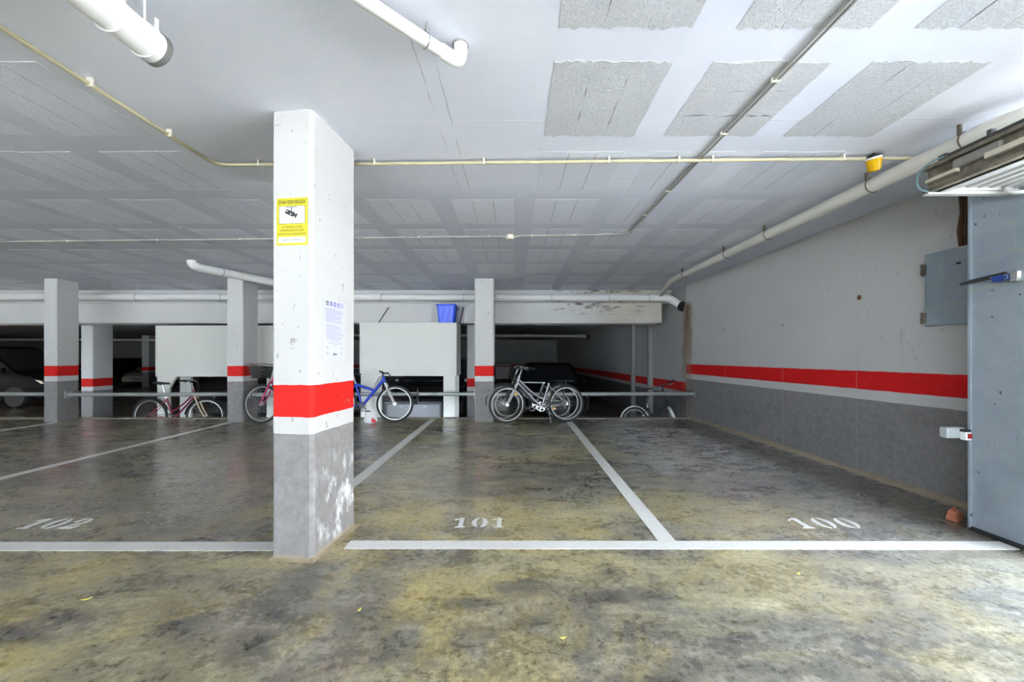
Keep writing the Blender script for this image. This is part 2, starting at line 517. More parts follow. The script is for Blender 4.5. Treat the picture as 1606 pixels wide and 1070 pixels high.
# ------------------------------------------------------------------ the setting
ZC=2.54; YE=7.5; ZL=-.33; ZCL=2.21
def XW(y): return 3.306+(7.475-y)*.0346

b=MB(); b.box((-14,-10.4,-.25),(XW(7.5)+.02,YE,0))
b.prism([(XW(-10.4)-.8,-10.4),(XW(-10.4)+.3,-10.4),(XW(7.5)+.1,YE),(XW(7.5)-.2,YE)],-.25,-.001)
fl=struct(b.build('floor',M_floor)); fl['label']='stained polished concrete floor of the parking bays'
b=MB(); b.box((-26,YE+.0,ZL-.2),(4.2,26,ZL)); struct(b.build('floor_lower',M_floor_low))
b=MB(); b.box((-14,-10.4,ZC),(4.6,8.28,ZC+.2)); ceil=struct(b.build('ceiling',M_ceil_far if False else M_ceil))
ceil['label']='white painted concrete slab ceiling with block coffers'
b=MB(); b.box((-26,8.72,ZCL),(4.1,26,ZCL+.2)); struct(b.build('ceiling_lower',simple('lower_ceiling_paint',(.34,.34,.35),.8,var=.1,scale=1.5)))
# right wall: full height behind the gate post, lintel over the gate, pier behind the camera
def wprism(bm,y0,y1,z0,z1,t=.3):
    bm.prism([(XW(y0),y0),(XW(y0)+t,y0),(XW(y1)+t,y1),(XW(y1),y1)],z0,z1)
b=MB(); wprism(b,2.25,7.62,-.25,ZC); wprism(b,-1.9,2.25,2.38,ZC); wprism(b,-10.4,-1.9,-.25,ZC)
struct(b.build('wall_right',M_wall_r))
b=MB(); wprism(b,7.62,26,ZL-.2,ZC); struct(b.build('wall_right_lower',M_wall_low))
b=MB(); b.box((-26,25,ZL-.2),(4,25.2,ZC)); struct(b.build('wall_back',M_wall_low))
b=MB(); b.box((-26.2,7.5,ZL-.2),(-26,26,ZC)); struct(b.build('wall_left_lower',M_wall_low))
b=MB(); b.box((-14.2,-10.4,-.25),(-14,7.5,ZC)); b.box((-26,7.3,ZL-.2),(-14,7.5,ZC)); struct(b.build('wall_left',M_wall_plain))
b=MB(); b.box((-14,-10.4,-.25),(-12,-10.1,ZC)); b.box((2,-10.4,-.25),(4.2,-10.1,ZC)); b.box((-12,-10.4,2.4),(2,-10.1,ZC)); struct(b.build('wall_front',M_wall_plain))  # unseen wall; its wide opening is added for even fill light
# the split-level beam
b=MB(); b.cbox((-26,8.20,1.845),(3.06,8.74,2.27),.02); b.box((-26,8.28,2.26),(3.27,8.76,2.74))
struct(b.build('ceiling_beam',M_beam))['label']='white painted beam above the level change, paint peeling on the right'
# mortar fillet along the foot of the right wall
b=MB(); yl=[2.66,3.4,4.2,5.1,6.0,6.9,7.49]; rings=[]
for i,y in enumerate(yl):
    w=.055+.015*math.sin(i*2.1); h=.05+.012*math.cos(i*1.7)
    rings.append([(XW(y)+.02,y,-.01),(XW(y)-w,y,-.003),(XW(y)-w*.45,y,h*.45),(XW(y)+.02,y,h)])
b.loft(rings); struct(b.build('trim_1',M_mortar))
# raised lip of the upper slab at the level change
b=MB(); b.cbox((-14,YE-.10,-.02),(XW(7.4)-.03,YE+.015,.012),.006); struct(b.build('trim_2',simple('slab_edge',(.30,.27,.20),.7,var=.25,scale=5)))
# outside: concrete apron and the ground by the added opening
M_apron=simple('pale_apron_concrete',(.56,.575,.59),.8,var=.08,scale=2)
b=MB(); b.box((3.52,-14,-.26),(22,14,-.02)); b.box((-20,-34,-.26),(10,-10.4,-.02)); struct(b.build('ground_outside',M_apron))
# unseen walls added outside the gate and the fill opening to block low sky
b=MB(); b.box((9.0,-14,-.26),(9.3,14,4.2)); b.box((-20,-34.3,-.26),(10,-34,3.6)); struct(b.build('wall_sky_block',simple('sky_block_render',(.42,.43,.44),.85,var=.1,scale=2)))

# ceiling blocks: three blocks to a coffer, coffers on a .75 x .82 m grid
meshes={}
def block_mesh(w,l,mat):
    k=(w,l,mat.name)
    if k not in meshes:
        m=MB(); e=.002
        m._add([(-w/2,-l/2,0),(w/2,-l/2,0),(w/2,l/2,0),(-w/2,l/2,0),(-w/2+e,-l/2+e,-.0022),(w/2-e,-l/2+e,-.0022),(w/2-e,l/2-e,-.0022),(-w/2+e,l/2-e,-.0022)],
               [(0,1,2,3),(4,7,6,5),(0,4,5,1),(1,5,6,2),(2,6,7,3),(3,7,4,0)])
        me=bpy.data.meshes.new('ceiling_block'); me.from_pydata(m.v,[],m.f); me.materials.append(mat); meshes[k]=me
    return meshes[k]
def put_block(x,y,w,l,mat):
    o=bpy.data.objects.new('ceiling_block',block_mesh(w,l,mat)); col.objects.link(o)
    o.parent=ceil; o.location=Vector((x,y,ZC+.0005))-ORG[ceil.name]
def put_rough(x0,x1,y0,y1,mat):
    # a rough block whose outline is nibbled where paint laps over it
    m=MB(); pts=[]; n=9
    def side(p,q,j):
        for i in range(n):
            f=i/n; k=0 if i==0 else random.uniform(-j,j)
            a=Vector(p).lerp(Vector(q),f); d=(Vector(q)-Vector(p)).normalized()
            pts.append((a.x-d.y*k,a.y+d.x*k))
    side((x0,y0),(x1,y0),.012); side((x1,y0),(x1,y1),.0035); side((x1,y1),(x0,y1),.012); side((x0,y1),(x0,y0),.0035)
    m.prism(pts,ZC-.0022,ZC+.0005)
    m.build('ceiling_block',mat,ceil)
M_joint=simple('dark_joint',(.20,.20,.21),.9)
def joint(x0,x1,y0,y1):
    m=MB(); m.box((x0+.03,y0+.03,ZC-.0008),(x1-.03,y1-.03,ZC+.0004)); m.build('block_joint',M_joint,ceil)
random.seed(3)
nblk=0
for r in range(9):
    y0=1.05+.82*r; yc=y0+.315
    for n in range(-14,4):
        x0=.19+.75*n; xc=x0+.28
        if abs(xc)>1.29*(y0+.63)+.2 or xc>3.05: continue
        if r<3 and -3<=n<=-1: continue                 # solid slab round the near pillar
        if r==0 and n<0: continue
        if n==3 and r<3: continue
        if r>=7 and (-.9-.5<xc<.2 or -5.6<xc<-4.2 or -8.9<xc<-7.4): continue   # solid heads of the far pillars
        if r<=1 and n>=0: mat=M_blk_rough
        elif r==2 and n>=0: mat=M_blk_mid if n else M_blk_mid
        else: mat=random.choice([M_blk_pale,M_blk_pale,M_blk_mid])
        if r<6: joint(x0,x0+.56,y0,y0+.63)
        if r>=6:
            put_block(xc,yc,.56,.63,mat); nblk+=1
        elif r==1 and n==1:
            for k in range(3): put_rough(x0,x0+.56,y0+.21*k+.001,y0+.21*k+.209,mat); nblk+=1
        elif mat is M_blk_rough:
            for k in range(3): put_rough(x0+.187*k+.001,x0+.187*k+.186,y0,y0+.63,mat)
        else:
            for k in range(3): put_block(x0+.0935+.187*k,yc,.1855,.63+random.choice([0,0,.01,-.012]),mat); nblk+=1

# ------------------------------------------------------------------ pillars
def chamf(pts,c):
    out=[]
    n=len(pts)
    for i in range(n):
        p=Vector(pts[i]); a=(Vector(pts[i-1])-p).normalized(); d=(Vector(pts[(i+1)%n])-p).normalized()
        out+= [tuple(p+a*c),tuple(p+d*c)]
    return out
def pillar(pts,z0,z1,mat,label,c=.018):
    m=MB(); poly=chamf(pts,c)
    # several courses so that the shaft reads slightly uneven
    k=6; rings=[]
    for i in range(k+1):
        z=z0+(z1-z0)*i/k
        rings.append([(x+random.uniform(-.0015,.0015),y+random.uniform(-.0015,.0015),z) for x,y in poly])
    m.loft(rings)
    return tag(m.build('pillar',mat),label,'pillar')
# near pillar, turned about six degrees
fl_=Vector((-1.378,2.2566)); fr_=Vector((-1.1285,2.2286)); dep=Vector((.048,.478))
pillar([tuple(fl_),tuple(fr_),tuple(fr_+dep),tuple(fl_+dep)],0,ZC,M_pillar_main,'large near white pillar with red band, carrying the yellow camera sign',.02)
m=MB()   # mortar smear round its foot
base=[fl_+Vector((-.018,-.012)),fr_+Vector((.014,-.014)),fr_+dep+Vector((.03,.02)),fl_+dep+Vector((-.02,.02))]
m.loft([[(p.x,p.y,-.001) for p in base],[(q.x,q.y,.022) for q in (fl_+Vector((.01,.01)),fr_+Vector((-.01,.01)),fr_+dep+Vector((-.01,-.01)),fl_+dep+Vector((.01,-.01)))]])
struct(m.build('trim_3',simple('pale_mortar',(.26,.215,.14),.9,var=.4,scale=16)))
def rect(x0,x1,y0,y1): return [(x0,y0),(x1,y0),(x1,y1),(x0,y1)]
pillar(rect(-8.33,-8.10,7.04,7.42),0,ZC,M_pillar,'leftmost far pillar with red band, near the dark vehicle')
pillar(rect(-5.07,-4.785,7.02,7.45),0,ZC,M_pillar,'far pillar with red band in front of the left white locker')
pillar(rect(-.70,-.355,7.06,7.46),0,ZC,M_pillar,'far pillar with red band beside the silver bicycles')
pillar(rect(-9.75,-9.50,8.95,9.42)[0:1]+[(-9.48,8.95),(-9.48,9.42),(-9.75,9.42)],ZL,ZCL,M_pillar_low,'pillar on the lower level behind the leftmost far pillar')
pillar(rect(-1.06,-.70,8.95,9.40),ZL,ZCL,M_pillar_low,'lower level pillar half hidden by the pillar beside the silver bicycles')
pillar(rect(-18.25,-17.9,19.5,19.9),ZL,ZCL,simple('x',(1,1,1)) if False else M_pillar_low,'small distant pillar left of the left white locker')
# thin posts against the right wall of the lower level
M_post=simple('grey_post_paint',(.22,.22,.21),.6)
for y,l in ((9.25,'grey steel wall post nearer the folding bicycle'),(10.45,'grey steel wall post farther into the dark lower level')):
    m=MB(); m.cbox((XW(y)-.11,y,ZL),(XW(y)-.005,y+.12,ZCL-.002),.012)
    for z in (.1,1.3): m.box((XW(y)-.12,y-.01,z),(XW(y)-.005,y+.13,z+.05))
    tag(m.build('wall_post',M_post),l,'post')

# ------------------------------------------------------------------ floor paint
def strip(pts,label,g=None):
    m=MB(); m.prism(pts,.0004,.0022)
    o=m.build('parking_line',M_line); tag(o,label,'line',g)
def seg(p,q,w):
    p=Vector(p);q=Vector(q);d=(q-p).normalized();n=Vector((-d.y,d.x))*w/2
    return [tuple(p-n),tuple(q-n),tuple(q+n),tuple(p+n)]
strip(seg((-8.5,2.41),(-1.42,2.415),.112),'white front line of bay 102, left of the near pillar')
strip(seg((-1.02,2.435),(3.02,2.425),.105),'white front line of bays 101 and 100, right of the near pillar')
strip(seg((.955,2.48),(.985,7.36),.108),'white dividing line running back to the silver bicycles')
strip(seg((-1.45,2.74),(-1.495,7.36),.108),'white dividing line running back to the cream locker')
strip(seg((-4.80,2.46),(-4.985,6.98),.108),'white line left of bay 102')
strip(seg((-7.97,2.46),(-8.02,7.0),.108),'white line at the far left edge of the photo')
def d0():
    L=[];Rr=[]
    for i in range(15):
        a=R_(97+i*166/14); L.append((.5+.46*math.cos(a),.5+.5*math.sin(a)))
    for i in range(15):
        a=R_(263-i*166/14); L.append((.47+.16*math.cos(a),.5+.47*math.sin(a)))
    for i in range(15):
        a=R_(-83+i*166/14); Rr.append((.5+.46*math.cos(a),.5+.5*math.sin(a)))
    for i in range(15):
        a=R_(83-i*166/14); Rr.append((.53+.16*math.cos(a),.5+.47*math.sin(a)))
    return [L,Rr]
def d1():
    return [[(.22,0),(.80,0),(.80,.05),(.66,.09),(.66,1),(.40,1),(.40,.09),(.22,.05)],[(.12,.72),(.12,.80),(.34,.93),(.36,.84)]]
def d2():
    a=[]
    for i in range(13):
        t=R_(200-i*225/12); a.append((.48+.38*math.cos(t),.70+.30*math.sin(t)))
    for i in range(13):
        t=R_(-25+i*225/12); a.append((.44+.17*math.cos(t),.71+.25*math.sin(t)))
    return [a,[(.80,.55),(.58,.52),(.14,.17),(.28,.17)],[(.08,0),(.80,0),(.92,.26),(.86,.27),(.74,.145),(.08,.135)]]
DG={'0':d0,'1':d1,'2':d2}
def number(txt,x0,y0,h,w,pitch,label):
    t=thing('bay_number',label,'number',(x0+pitch,y0,0))
    for i,ch in enumerate(txt):
        m=MB()
        for poly in DG[ch](): m.prism([(x0+i*pitch+px*w,y0+py*h) for px,py in poly],.0004,.0022)
        m.build('digit',M_digit,t)
number('101',-.428,2.685,.155,.118,.132,'white stencilled number 101 on the floor of the middle bay')
number('102',-3.36,2.665,.165,.125,.145,'white stencilled number 102 on the floor of the left bay')
number('100',1.915,2.672,.165,.135,.160,'white stencilled number 100 on the floor of the right bay')

# ------------------------------------------------------------------ pipes and conduits
def arc(p0,p1,p2,n=6):
    p0,p1,p2=map(Vector,(p0,p1,p2)); return [tuple(p0*(1-t)**2+p1*2*t*(1-t)+p2*t*t) for t in [i/n for i in range(n+1)]]
# main drain pipe in front of the beam
t=thing('drain_pipe','long white drain pipe hanging along the beam at the back','pipe',(-2,8.0,2.3))
m=MB(); m.cyl((-14,7.98,2.37),(3.0,7.98,2.335),.070,16); pb=m.build('pipe_run',M_pvc,t,True)
m=MB(); m.tube(arc((2.98,7.98,2.335),(3.12,7.98,2.335),(3.17,7.90,2.26))+[(3.27,7.72,2.13)],.074,16); m.build('elbow',M_pvc,t,True)
m=MB(); m.torus((0,0,0),.078,.018,'x',20,8); 
m.M=None
mm=MB(Matrix.Translation((3.265,7.725,2.135))@Vector((.49,-.75,-.45)).normalized().to_track_quat('X','Z').to_matrix().to_4x4())
mm.lathe([(.001,-.03),(.092,-.03),(.098,.0),(.094,.04),(.001,.04)],(0,0,0),20,'x'); mm.build('wall_sleeve',M_rubber,t,True)
for x in (-11.2,-7.55,-5.85,-4.3,-2.65,-1.0,.75,1.9,2.7):
    z=2.37-(x+14)/17*.035
    m=MB(); m.cyl((x,7.98,z+.07),(x,7.98,ZC),.0045,6); h=m.build('hanger_rod',M_pvc,t)
    m=MB(); m.torus((x,7.98,z),.073,.006,'x',20,6); m.build('pipe_clamp',M_steel,t,True)
for x in (-9.0,-3.3,1.1,-5.3):
    z=2.37-(x+14)/17*.035
    m=MB(); m.cyl((x-.06,7.98,z),(x+.06,7.98,z),.0755,16); m.build('coupling',M_pvc,t,True)
# branch pipe on the left
t=thing('drain_pipe','short white pipe bending into the ceiling above the left locker','pipe',(-4.2,6.5,2.4))
m=MB(); m.tube(arc((-4.62,5.70,2.535),(-4.62,5.70,2.455),(-4.57,5.82,2.45))+[(-3.62,7.92,2.40)],.062,14); m.build('pipe_run',M_pvc,t,True)
for k in (.12,.6):
    p=Vector((-4.57,5.82,2.45)).lerp(Vector((-3.62,7.92,2.40)),k)
    q=MB(Matrix.Translation(p)@Vector((.41,.91,-.02)).to_track_quat('X','Z').to_matrix().to_4x4()); q.torus((0,0,0),.064,.006,'x',18,6); q.cyl((0,0,.06),(0,0,.1),.006,6); q.build('pipe_clamp',M_steel,t,True)
# fat pipe, upper left, ends in a dark rubber cap
t=thing('drain_pipe','fat white pipe end with dark rubber rim at the upper left','pipe',(-1.5,1.4,2.3))
m=MB(); m.cyl((-1.55,.30,2.40),(-1.425,1.585,2.375),.062,24); m.build('pipe_run',M_pvc,t,True)
m=MB(); m.tube([(-1.4262,1.572,2.3753),(-1.4242,1.594,2.3748),(-1.4236,1.600,2.3747)],[.0655,.0655,.058],24); m.build('end_rim',simple('grey_rubber',(.16,.16,.15),.6),t,True)
for y in (1.42,1.54):
    x=-1.55+(y-.3)/1.285*.125
    m=MB(); m.torus((x,y,2.377),.0645,.003,'y',24,6); m.box((x+.042,y-.006,2.41),(x+.050,y+.006,2.46)); m.cyl((x,y,2.44),(x,y,ZC),.004,6); m.build('pipe_clamp',M_pvc,t,True)
# thin diagonal pipe, upper middle
t=thing('drain_pipe','thin white pipe running diagonally to an elbow at the top centre','pipe',(-.5,1.4,2.4))
e=Vector((-.262,1.745,2.455)); s_=Vector((-.86,1.16,2.47))
dr=(e-s_).normalized()
m=MB(); m.tube([s_,e-dr*.06],.026,16); m.build('pipe_run',M_pvc,t,True)
m=MB(); m.tube([e-dr*.07]+arc(e-dr*.02,e+dr*.03,e+dr*.035+Vector((0,0,.045)))+[e+dr*.035+Vector((0,0,.086))],.030,16); m.build('elbow',M_pvc,t,True)
m=MB(); m.torus(tuple(e+dr*.035+Vector((0,0,.083))),.034,.004,'z',20,6); m.build('ceiling_collar',simple('collar_grey',(.3,.3,.3),.6),t,True)
q=MB(Matrix.Translation(e-dr*.14)@dr.to_track_quat('X','Z').to_matrix().to_4x4()); q.torus((0,0,0),.028,.003,'x',18,6); q.cyl((0,0,.027),(0,0,.083),.004,6); q.box((-.008,-.012,.03),(.008,.012,.045)); q.build('pipe_clamp',M_steel,t,True)
# pipe along the right-hand side of the ceiling
t=thing('drain_pipe','aged white pipe running along the ceiling near the right wall','pipe',(2.68,4.5,2.4))
zc=2.445
m=MB(); m.tube(arc((3.02,2.02,zc),(2.72,2.04,zc),(2.71,2.30,zc))+[(2.66,6.58,zc)]+arc((2.66,6.62,zc),(2.67,6.78,zc),(2.72,6.95,zc-.005))+[(2.93,7.93,2.40)],[.052]*7+[.050]*2+[.048]*6+[.046],16); m.build('pipe_run',M_pvc_old,t,True)
for y in (2.38,3.0,4.2,5.0,6.2):
    x=2.71-.05*(y-2.3)/4.28
    m=MB(); m.torus((x,y,zc),.054,.004,'y',18,6); m.box((x-.052,y-.008,zc+.03),(x-.036,y+.008,ZC)); m.build('pipe_clamp',simple('rusted_clamp',(.10,.08,.06),.7),t,True)
m=MB(); m.cyl((2.706,3.45,zc),(2.704,3.58,zc),.056,16); m.build('coupling',M_pvc_old,t,True)
# pipe in the lower level
t=thing('drain_pipe','pale pipe under the dark ceiling of the lower level','pipe',(0,15.8,2.0))
m=MB(); m.cyl((-8,15.8,2.02),(2.62,15.8,1.985),.055,12); m.build('pipe_run',M_pvc_old,t,True)
m=MB(); m.tube(arc((2.6,15.8,1.985),(2.8,15.8,1.985),(2.85,15.75,1.95))+[(2.93,15.7,1.93)],.06,12); m.build('elbow',M_pvc_old,t,True)
m=MB(); m.cyl((2.86,15.72,1.94),(3.0,15.68,1.92),.10,14); m.build('wall_sleeve',M_rubber,t,True)
for x in (-6,-3,-.5,1.6):
    m=MB(); m.cyl((x,15.8,2.04),(x,15.8,ZCL),.006,6); m.build('hanger_rod',M_steel,t)
# pipe seen at the far left of the lower level
t=thing('drain_pipe','faint pale pipe in the gap left of the left white locker','pipe',(-16,19,2.0))
m=MB(); m.cyl((-25,18.9,1.98),(-9.8,18.9,1.94),.05,12); m.build('pipe_run',M_pvc_old,t,True)
for x in (-22,-19,-16,-13):
    m=MB(); m.cyl((x,18.9,2.0),(x,18.9,ZCL),.006,6); m.build('hanger_rod',M_steel,t)

# conduits on the ceiling
def conduit(pts,r,mat,label,clips,twin=0):
    t=thing('conduit',label,'conduit',tuple(Vector(pts[0])))
    if twin:
        for s in (-1,1):
            m=MB(); m.tube([Vector(p)+Vector((twin*s,0,0)) for p in pts],r,8); m.build('tube',mat,t,True)
    else:
        m=MB(); m.tube(pts,r,10); m.build('tube',mat,t,True)
    for (c,d) in clips:
        c=Vector(c); d=Vector(d)
        w=r+twin+.004
        q=MB(Matrix.Translation(c)@d.to_track_quat('X','Z').to_matrix().to_4x4())
        q.box((-.006,-w,-r-.003),(.006,w,ZC-c.z-.0003)); q.build('clip',M_clip,t,bevel=.002)
zb=ZC-.030
beige=[(-2.125,-.4,zb),(-2.112,2.70,zb)]+arc((-2.112,2.72,zb),(-2.111,2.815,zb),(-2.0,2.816,zb))+[(-.92,2.80,zb),(1.25,2.752,zb),(2.86,2.722,zb)]
conduit(beige,.0115,M_conduit,'cream conduit crossing the whole ceiling past the near pillar',
  [((-2.11,1.98,zb),(0,1,0)),((-2.105,2.43,zb),(0,1,0)),((-1.8,2.812,zb),(1,0,0)),((-.98,2.80,zb),(1,0,0)),((-.21,2.785,zb),(1,0,0)),((.66,2.766,zb),(1,0,0)),((1.14,2.755,zb),(1,0,0)),((1.37,2.75,zb),(1,0,0)),((2.26,2.733,zb),(1,0,0))])
zg=ZC-.012
m_=thing
conduit([(1.315,.3,zg),(1.31,1.53,zg),(1.262,4.36,zg)],.0065,M_conduit_g,'pair of thin grey conduits running away overhead on the right',[((1.302,1.98,zg),(0,1,0)),((1.293,2.45,zg),(0,1,0)),((1.28,3.3,zg),(0,1,0)),((1.27,3.85,zg),(0,1,0))],.0115)
conduit([(1.262,4.39,zg),(1.20,4.47,zg),(.04,4.53,zg)],.009,M_conduit_g,'thin grey conduit from the ceiling box to the paired conduits',[((.2,4.52,zg),(1,0,0)),((.68,4.5,zg),(1,0,0))])
conduit([(-.13,4.545,zg),(-2.5,4.63,zg),(-6.5,4.77,zg)],.009,M_conduit_g,'thin grey conduit from the ceiling box to the far left',[((-.28,4.55,zg),(1,0,0)),((-1.1,4.58,zg),(1,0,0)),((-2.0,4.61,zg),(1,0,0)),((-3.2,4.655,zg),(1,0,0)),((-4.2,4.69,zg),(1,0,0)),((-5.3,4.73,zg),(1,0,0))])
t=thing('junction_box','small cream junction box on the ceiling above the silver bicycles','junction box',(-.05,4.54,2.5))
m=MB(); m.lathe([(.001,ZC-.05),(.038,ZC-.05),(.044,ZC-.042),(.044,ZC)],(-.045,4.54,0),20); m.build('box_body',M_clip,t,True)
for p,q in (((-.08,4.54,ZC-.025),(-.135,4.545,ZC-.014)),((-.01,4.54,ZC-.025),(.045,4.53,ZC-.014))):
    m=MB(); m.cyl(p,q,.012,8); m.build('gland',M_conduit_g,t,True)
for x,y in ((-.06,4.51),(-.03,4.57)):
    m=MB(); m.cyl((x,y,ZC-.055),(x,y,ZC-.048),.006,8); m.build('screw',M_steel,t)
# small hooks left in the ceiling
for (x,y,hl) in ((-3.55,4.22,'nearest tiny metal hook in the ceiling left of the near pillar'),(-5.9,5.15,'leftmost tiny metal hook in the ceiling, above the leftmost far pillar'),(-4.85,5.45,'tiny metal hook in the ceiling just left of the short bent pipe'),(-2.95,5.45,'tiny metal hook in the ceiling hard against the near pillar outline')):
    m=MB(); m.tube([(x,y,ZC),(x,y,ZC-.02),(x+.012,y,ZC-.03),(x+.02,y,ZC-.018)],.004,6); m.box((x-.02,y-.012,ZC-.005),(x+.02,y+.012,ZC))
    tag(m.build('ceiling_hook',M_steel),hl,'hook','small ceiling hooks')

# amber beacon
t=thing('warning_beacon','amber warning beacon on the cream conduit near the gate','beacon',(2.46,2.74,2.44))
ta=NT('amber_plastic'); ta.set(Base_Color=(.85,.50,.01),Roughness=.15,Transmission_Weight=.35,IOR=1.3)
T=Matrix.Translation((2.455,2.715,2.50))@Matrix.Rotation(R_(-14),4,'Y')@Matrix.Rotation(R_(10),4,'X')
m=MB(T); m.lathe([(.001,-.080),(.026,-.080),(.034,-.074),(.040,-.045),(.045,0)],(0,0,0),20); m.build('amber_lens',ta.m,t,True)
m=MB(T); m.lathe([(.001,0),(.046,0),(.047,.012),(.001,.013)],(0,0,0),20); m.build('base_ring',M_pvc,t,True)
m=MB(T); m.lathe([(.001,.013),(.048,.013),(.048,.019),(.02,.03),(.001,.04)],(0,0,0),20); m.build('gasket',M_rubber,t,True)

# barrier rail between the pillars
def rail(x0,x1,y0,y1,label,plates):
    t=thing('barrier_rail',label,'rail',((x0+x1)/2,(y0+y1)/2,.43))
    m=MB(); m.cyl((x0,y0,.465),(x1,y1,.475),.035,14); m.build('tube',M_rail,t,True)
    for (x,y) in plates:
        m=MB(); m.cbox((x-.008,y-.065,.405),(x+.008,y+.065,.535),.004)
        for dy in (-.045,.045):
            for dz in (.425,.515): m.cyl((x-.013,y+dy,dz),(x+.013,y+dy,dz),.007,6)
        m.build('end_plate',M_steel,t)
rail(-13.9,-8.335,7.22,7.22,'grey barrier tube left of the leftmost far pillar',[(-8.345,7.22)])
rail(-8.095,-5.075,7.22,7.22,'grey barrier tube behind the dark red bicycle',[(-8.085,7.22),(-5.082,7.22)])
rail(-4.78,-.705,7.24,7.24,'grey barrier tube behind the blue bicycle',[(-4.772,7.24),(-.712,7.24)])
rail(-.35,XW(7.3)-.005,7.26,7.30,'grey barrier tube behind the silver bicycles reaching the right wall',[(-.342,7.26),(XW(7.3)-.014,7.30)])

# ------------------------------------------------------------------ sign and notice on the near pillar
def text_part(body,width,height,M,mat,parent,name='lettering',label=None):
    cu=bpy.data.curves.new('txt','FONT'); cu.body=body; cu.size=1.0; cu.align_x='CENTER'; cu.align_y='CENTER'; cu.offset=.012
    cu.resolution_u=3
    ob=bpy.data.objects.new('txt',cu); col.objects.link(ob)
    dg=bpy.context.evaluated_depsgraph_get(); me0=ob.evaluated_get(dg).to_mesh()
    vs_=[v.co.copy() for v in me0.vertices]; fs_=[tuple(p.vertices) for p in me0.polygons]
    ob.evaluated_get(dg).to_mesh_clear(); bpy.data.objects.remove(ob); bpy.data.curves.remove(cu)
    x0=min(v.x for v in vs_);x1=max(v.x for v in vs_);y0=min(v.y for v in vs_);y1=max(v.y for v in vs_)
    m=MB(M); m._add([((v.x-(x0+x1)/2)*width/(x1-x0),(v.y-(y0+y1)/2)*height/(y1-y0),0) for v in vs_],fs_)
    o=m.build(name,mat,parent)
    if label: o['label']=label
    return o
def face_frame(p,xdir):
    # local x along the face, local y up, local z out of the face
    x=Vector(xdir).normalized(); y=Vector((0,0,1)); z=x.cross(y)
    return Matrix(((x.x,y.x,z.x,p[0]),(x.y,y.y,z.y,p[1]),(x.z,y.z,z.z,p[2]),(0,0,0,1)))
fx=(fr_-fl_); fxn=fx.normalized()
# yellow sign: left edge 20 px in, width 52 px, height 73 px in the picture
pc=fl_+fx*.52; nrm=Vector((fxn.y,-fxn.x))
cS=Vector((pc.x,pc.y,0))+Vector((nrm.x,nrm.y,0))*.0012
zs=1.15+(560-348)/624*2.243
SW,SH=.186,.266
t=thing('warning_sign','yellow video surveillance sign on the front of the near pillar','sign',(cS.x,cS.y,zs))
FM=face_frame((cS.x,cS.y,zs),(fxn.x,fxn.y,0))
m=MB(FM); m.box((-SW/2,-SH/2,0),(SW/2,SH/2,.002)); m.build('board',M_sign,t)
def FZ(dx,dy,dz=.0026): return FM@Matrix.Translation((dx,dy,dz))
text_part('ZONA VIDEOVIGILADA',.164,.021,FZ(0,.110),M_ink,t)
m=MB(FM); m.box((-.079,-.012,.002),(.079,.088,.0024)); m.build('panel_border',M_ink,t)
m=MB(FM); m.box((-.077,-.010,.0022),(.077,.086,.0027)); m.build('picture_panel',M_sign_w,t)
cm=MB(FM); z0,z1=.0027,.0031
def fpoly(mb,pts): mb.extr([(x,y,.0027) for x,y in pts],(0,0,.0005))
fpoly(cm,[(-.036,.080),(.030,.080),(.030,.083),(-.036,.083)])
fpoly(cm,[(-.005,.047),(.000,.047),(.000,.080),(-.005,.080)])
rot=R_(-24)
def rp(x,y,cx=-.006,cy=.045): return (cx+x*math.cos(rot)-y*math.sin(rot),cy+x*math.sin(rot)+y*math.cos(rot))
fpoly(cm,[rp(-.036,-.012),rp(.022,-.012),rp(.022,.014),rp(-.036,.014)])
fpoly(cm,[rp(.022,-.006),rp(.029,-.006),rp(.029,.008),rp(.022,.008)])
fpoly(cm,[rp(.029,-.011),rp(.038,-.013),rp(.038,.015),rp(.029,.013)])
cm.build('camera_pictogram',M_ink,t)
m=MB(FM); m.extr([(*rp(-.028+.004*math.cos(a*PI/4),.004+.004*math.sin(a*PI/4)),.0032) for a in range(8)],(0,0,.0003)); m.extr([(*rp(.0+.004*math.cos(a*PI/4),-.002+.004*math.sin(a*PI/4)),.0032) for a in range(8)],(0,0,.0003)); m.build('pictogram_dots',M_sign_w,t)
text_part('LEY ORGANICA 15/1999,',.120,.0095,FZ(0,-.031),M_ink,t)
text_part('DE PROTECCION DE DATOS',.140,.0095,FZ(0,-.049),M_ink,t)
text_part('PUEDE EJERCITAR SUS DERECHOS ANTE:',.168,.0085,FZ(0,-.071),M_ink,t)
m=MB(FM); m.box((-.082,-.120,.002),(.082,-.086,.0025)); m.build('name_strip',M_sign_w,t)
text_part('COMUNIDAD DE PROPIETARIOS',.124,.0085,FZ(0,-.103,.003),M_ink,t)
# paper notice on the right-hand side
sx=dep.normalized(); nr=Vector((sx.y,-sx.x))
pA=fr_+dep*.47; zA=1.15+(560-518)/624*2.45
cA=Vector((pA.x+nr.x*.0015,pA.y+nr.y*.0015,zA))
FN=face_frame(tuple(cA),(sx.x,sx.y,0))
t=thing('paper_notice','white printed paper notice on the right side of the near pillar','notice',tuple(cA))
m=MB(FN); m.box((-.125,-.185,0),(.125,.185,.001)); m.build('sheet',M_paper,t)
LC=[(.05,.10,.03),(.10,.10,.35),(.12,.10,.45),(.15,.12,.45),(.28,.25,.48)]
for i,c in enumerate(LC):
    x=-.082+i*.041
    m=MB(FN); m.box((x-.012,.145,.001),(x+.012,.170,.0016)); m.build('logo_square',simple('logo_ink_%d'%i,c,.5),t)
    m=MB(FN); m.box((x-.005,.151,.0016),(x+.004,.164,.0019)); m.build('logo_mark',M_paper,t)
random.seed(11)
m=MB(FN); y=.128
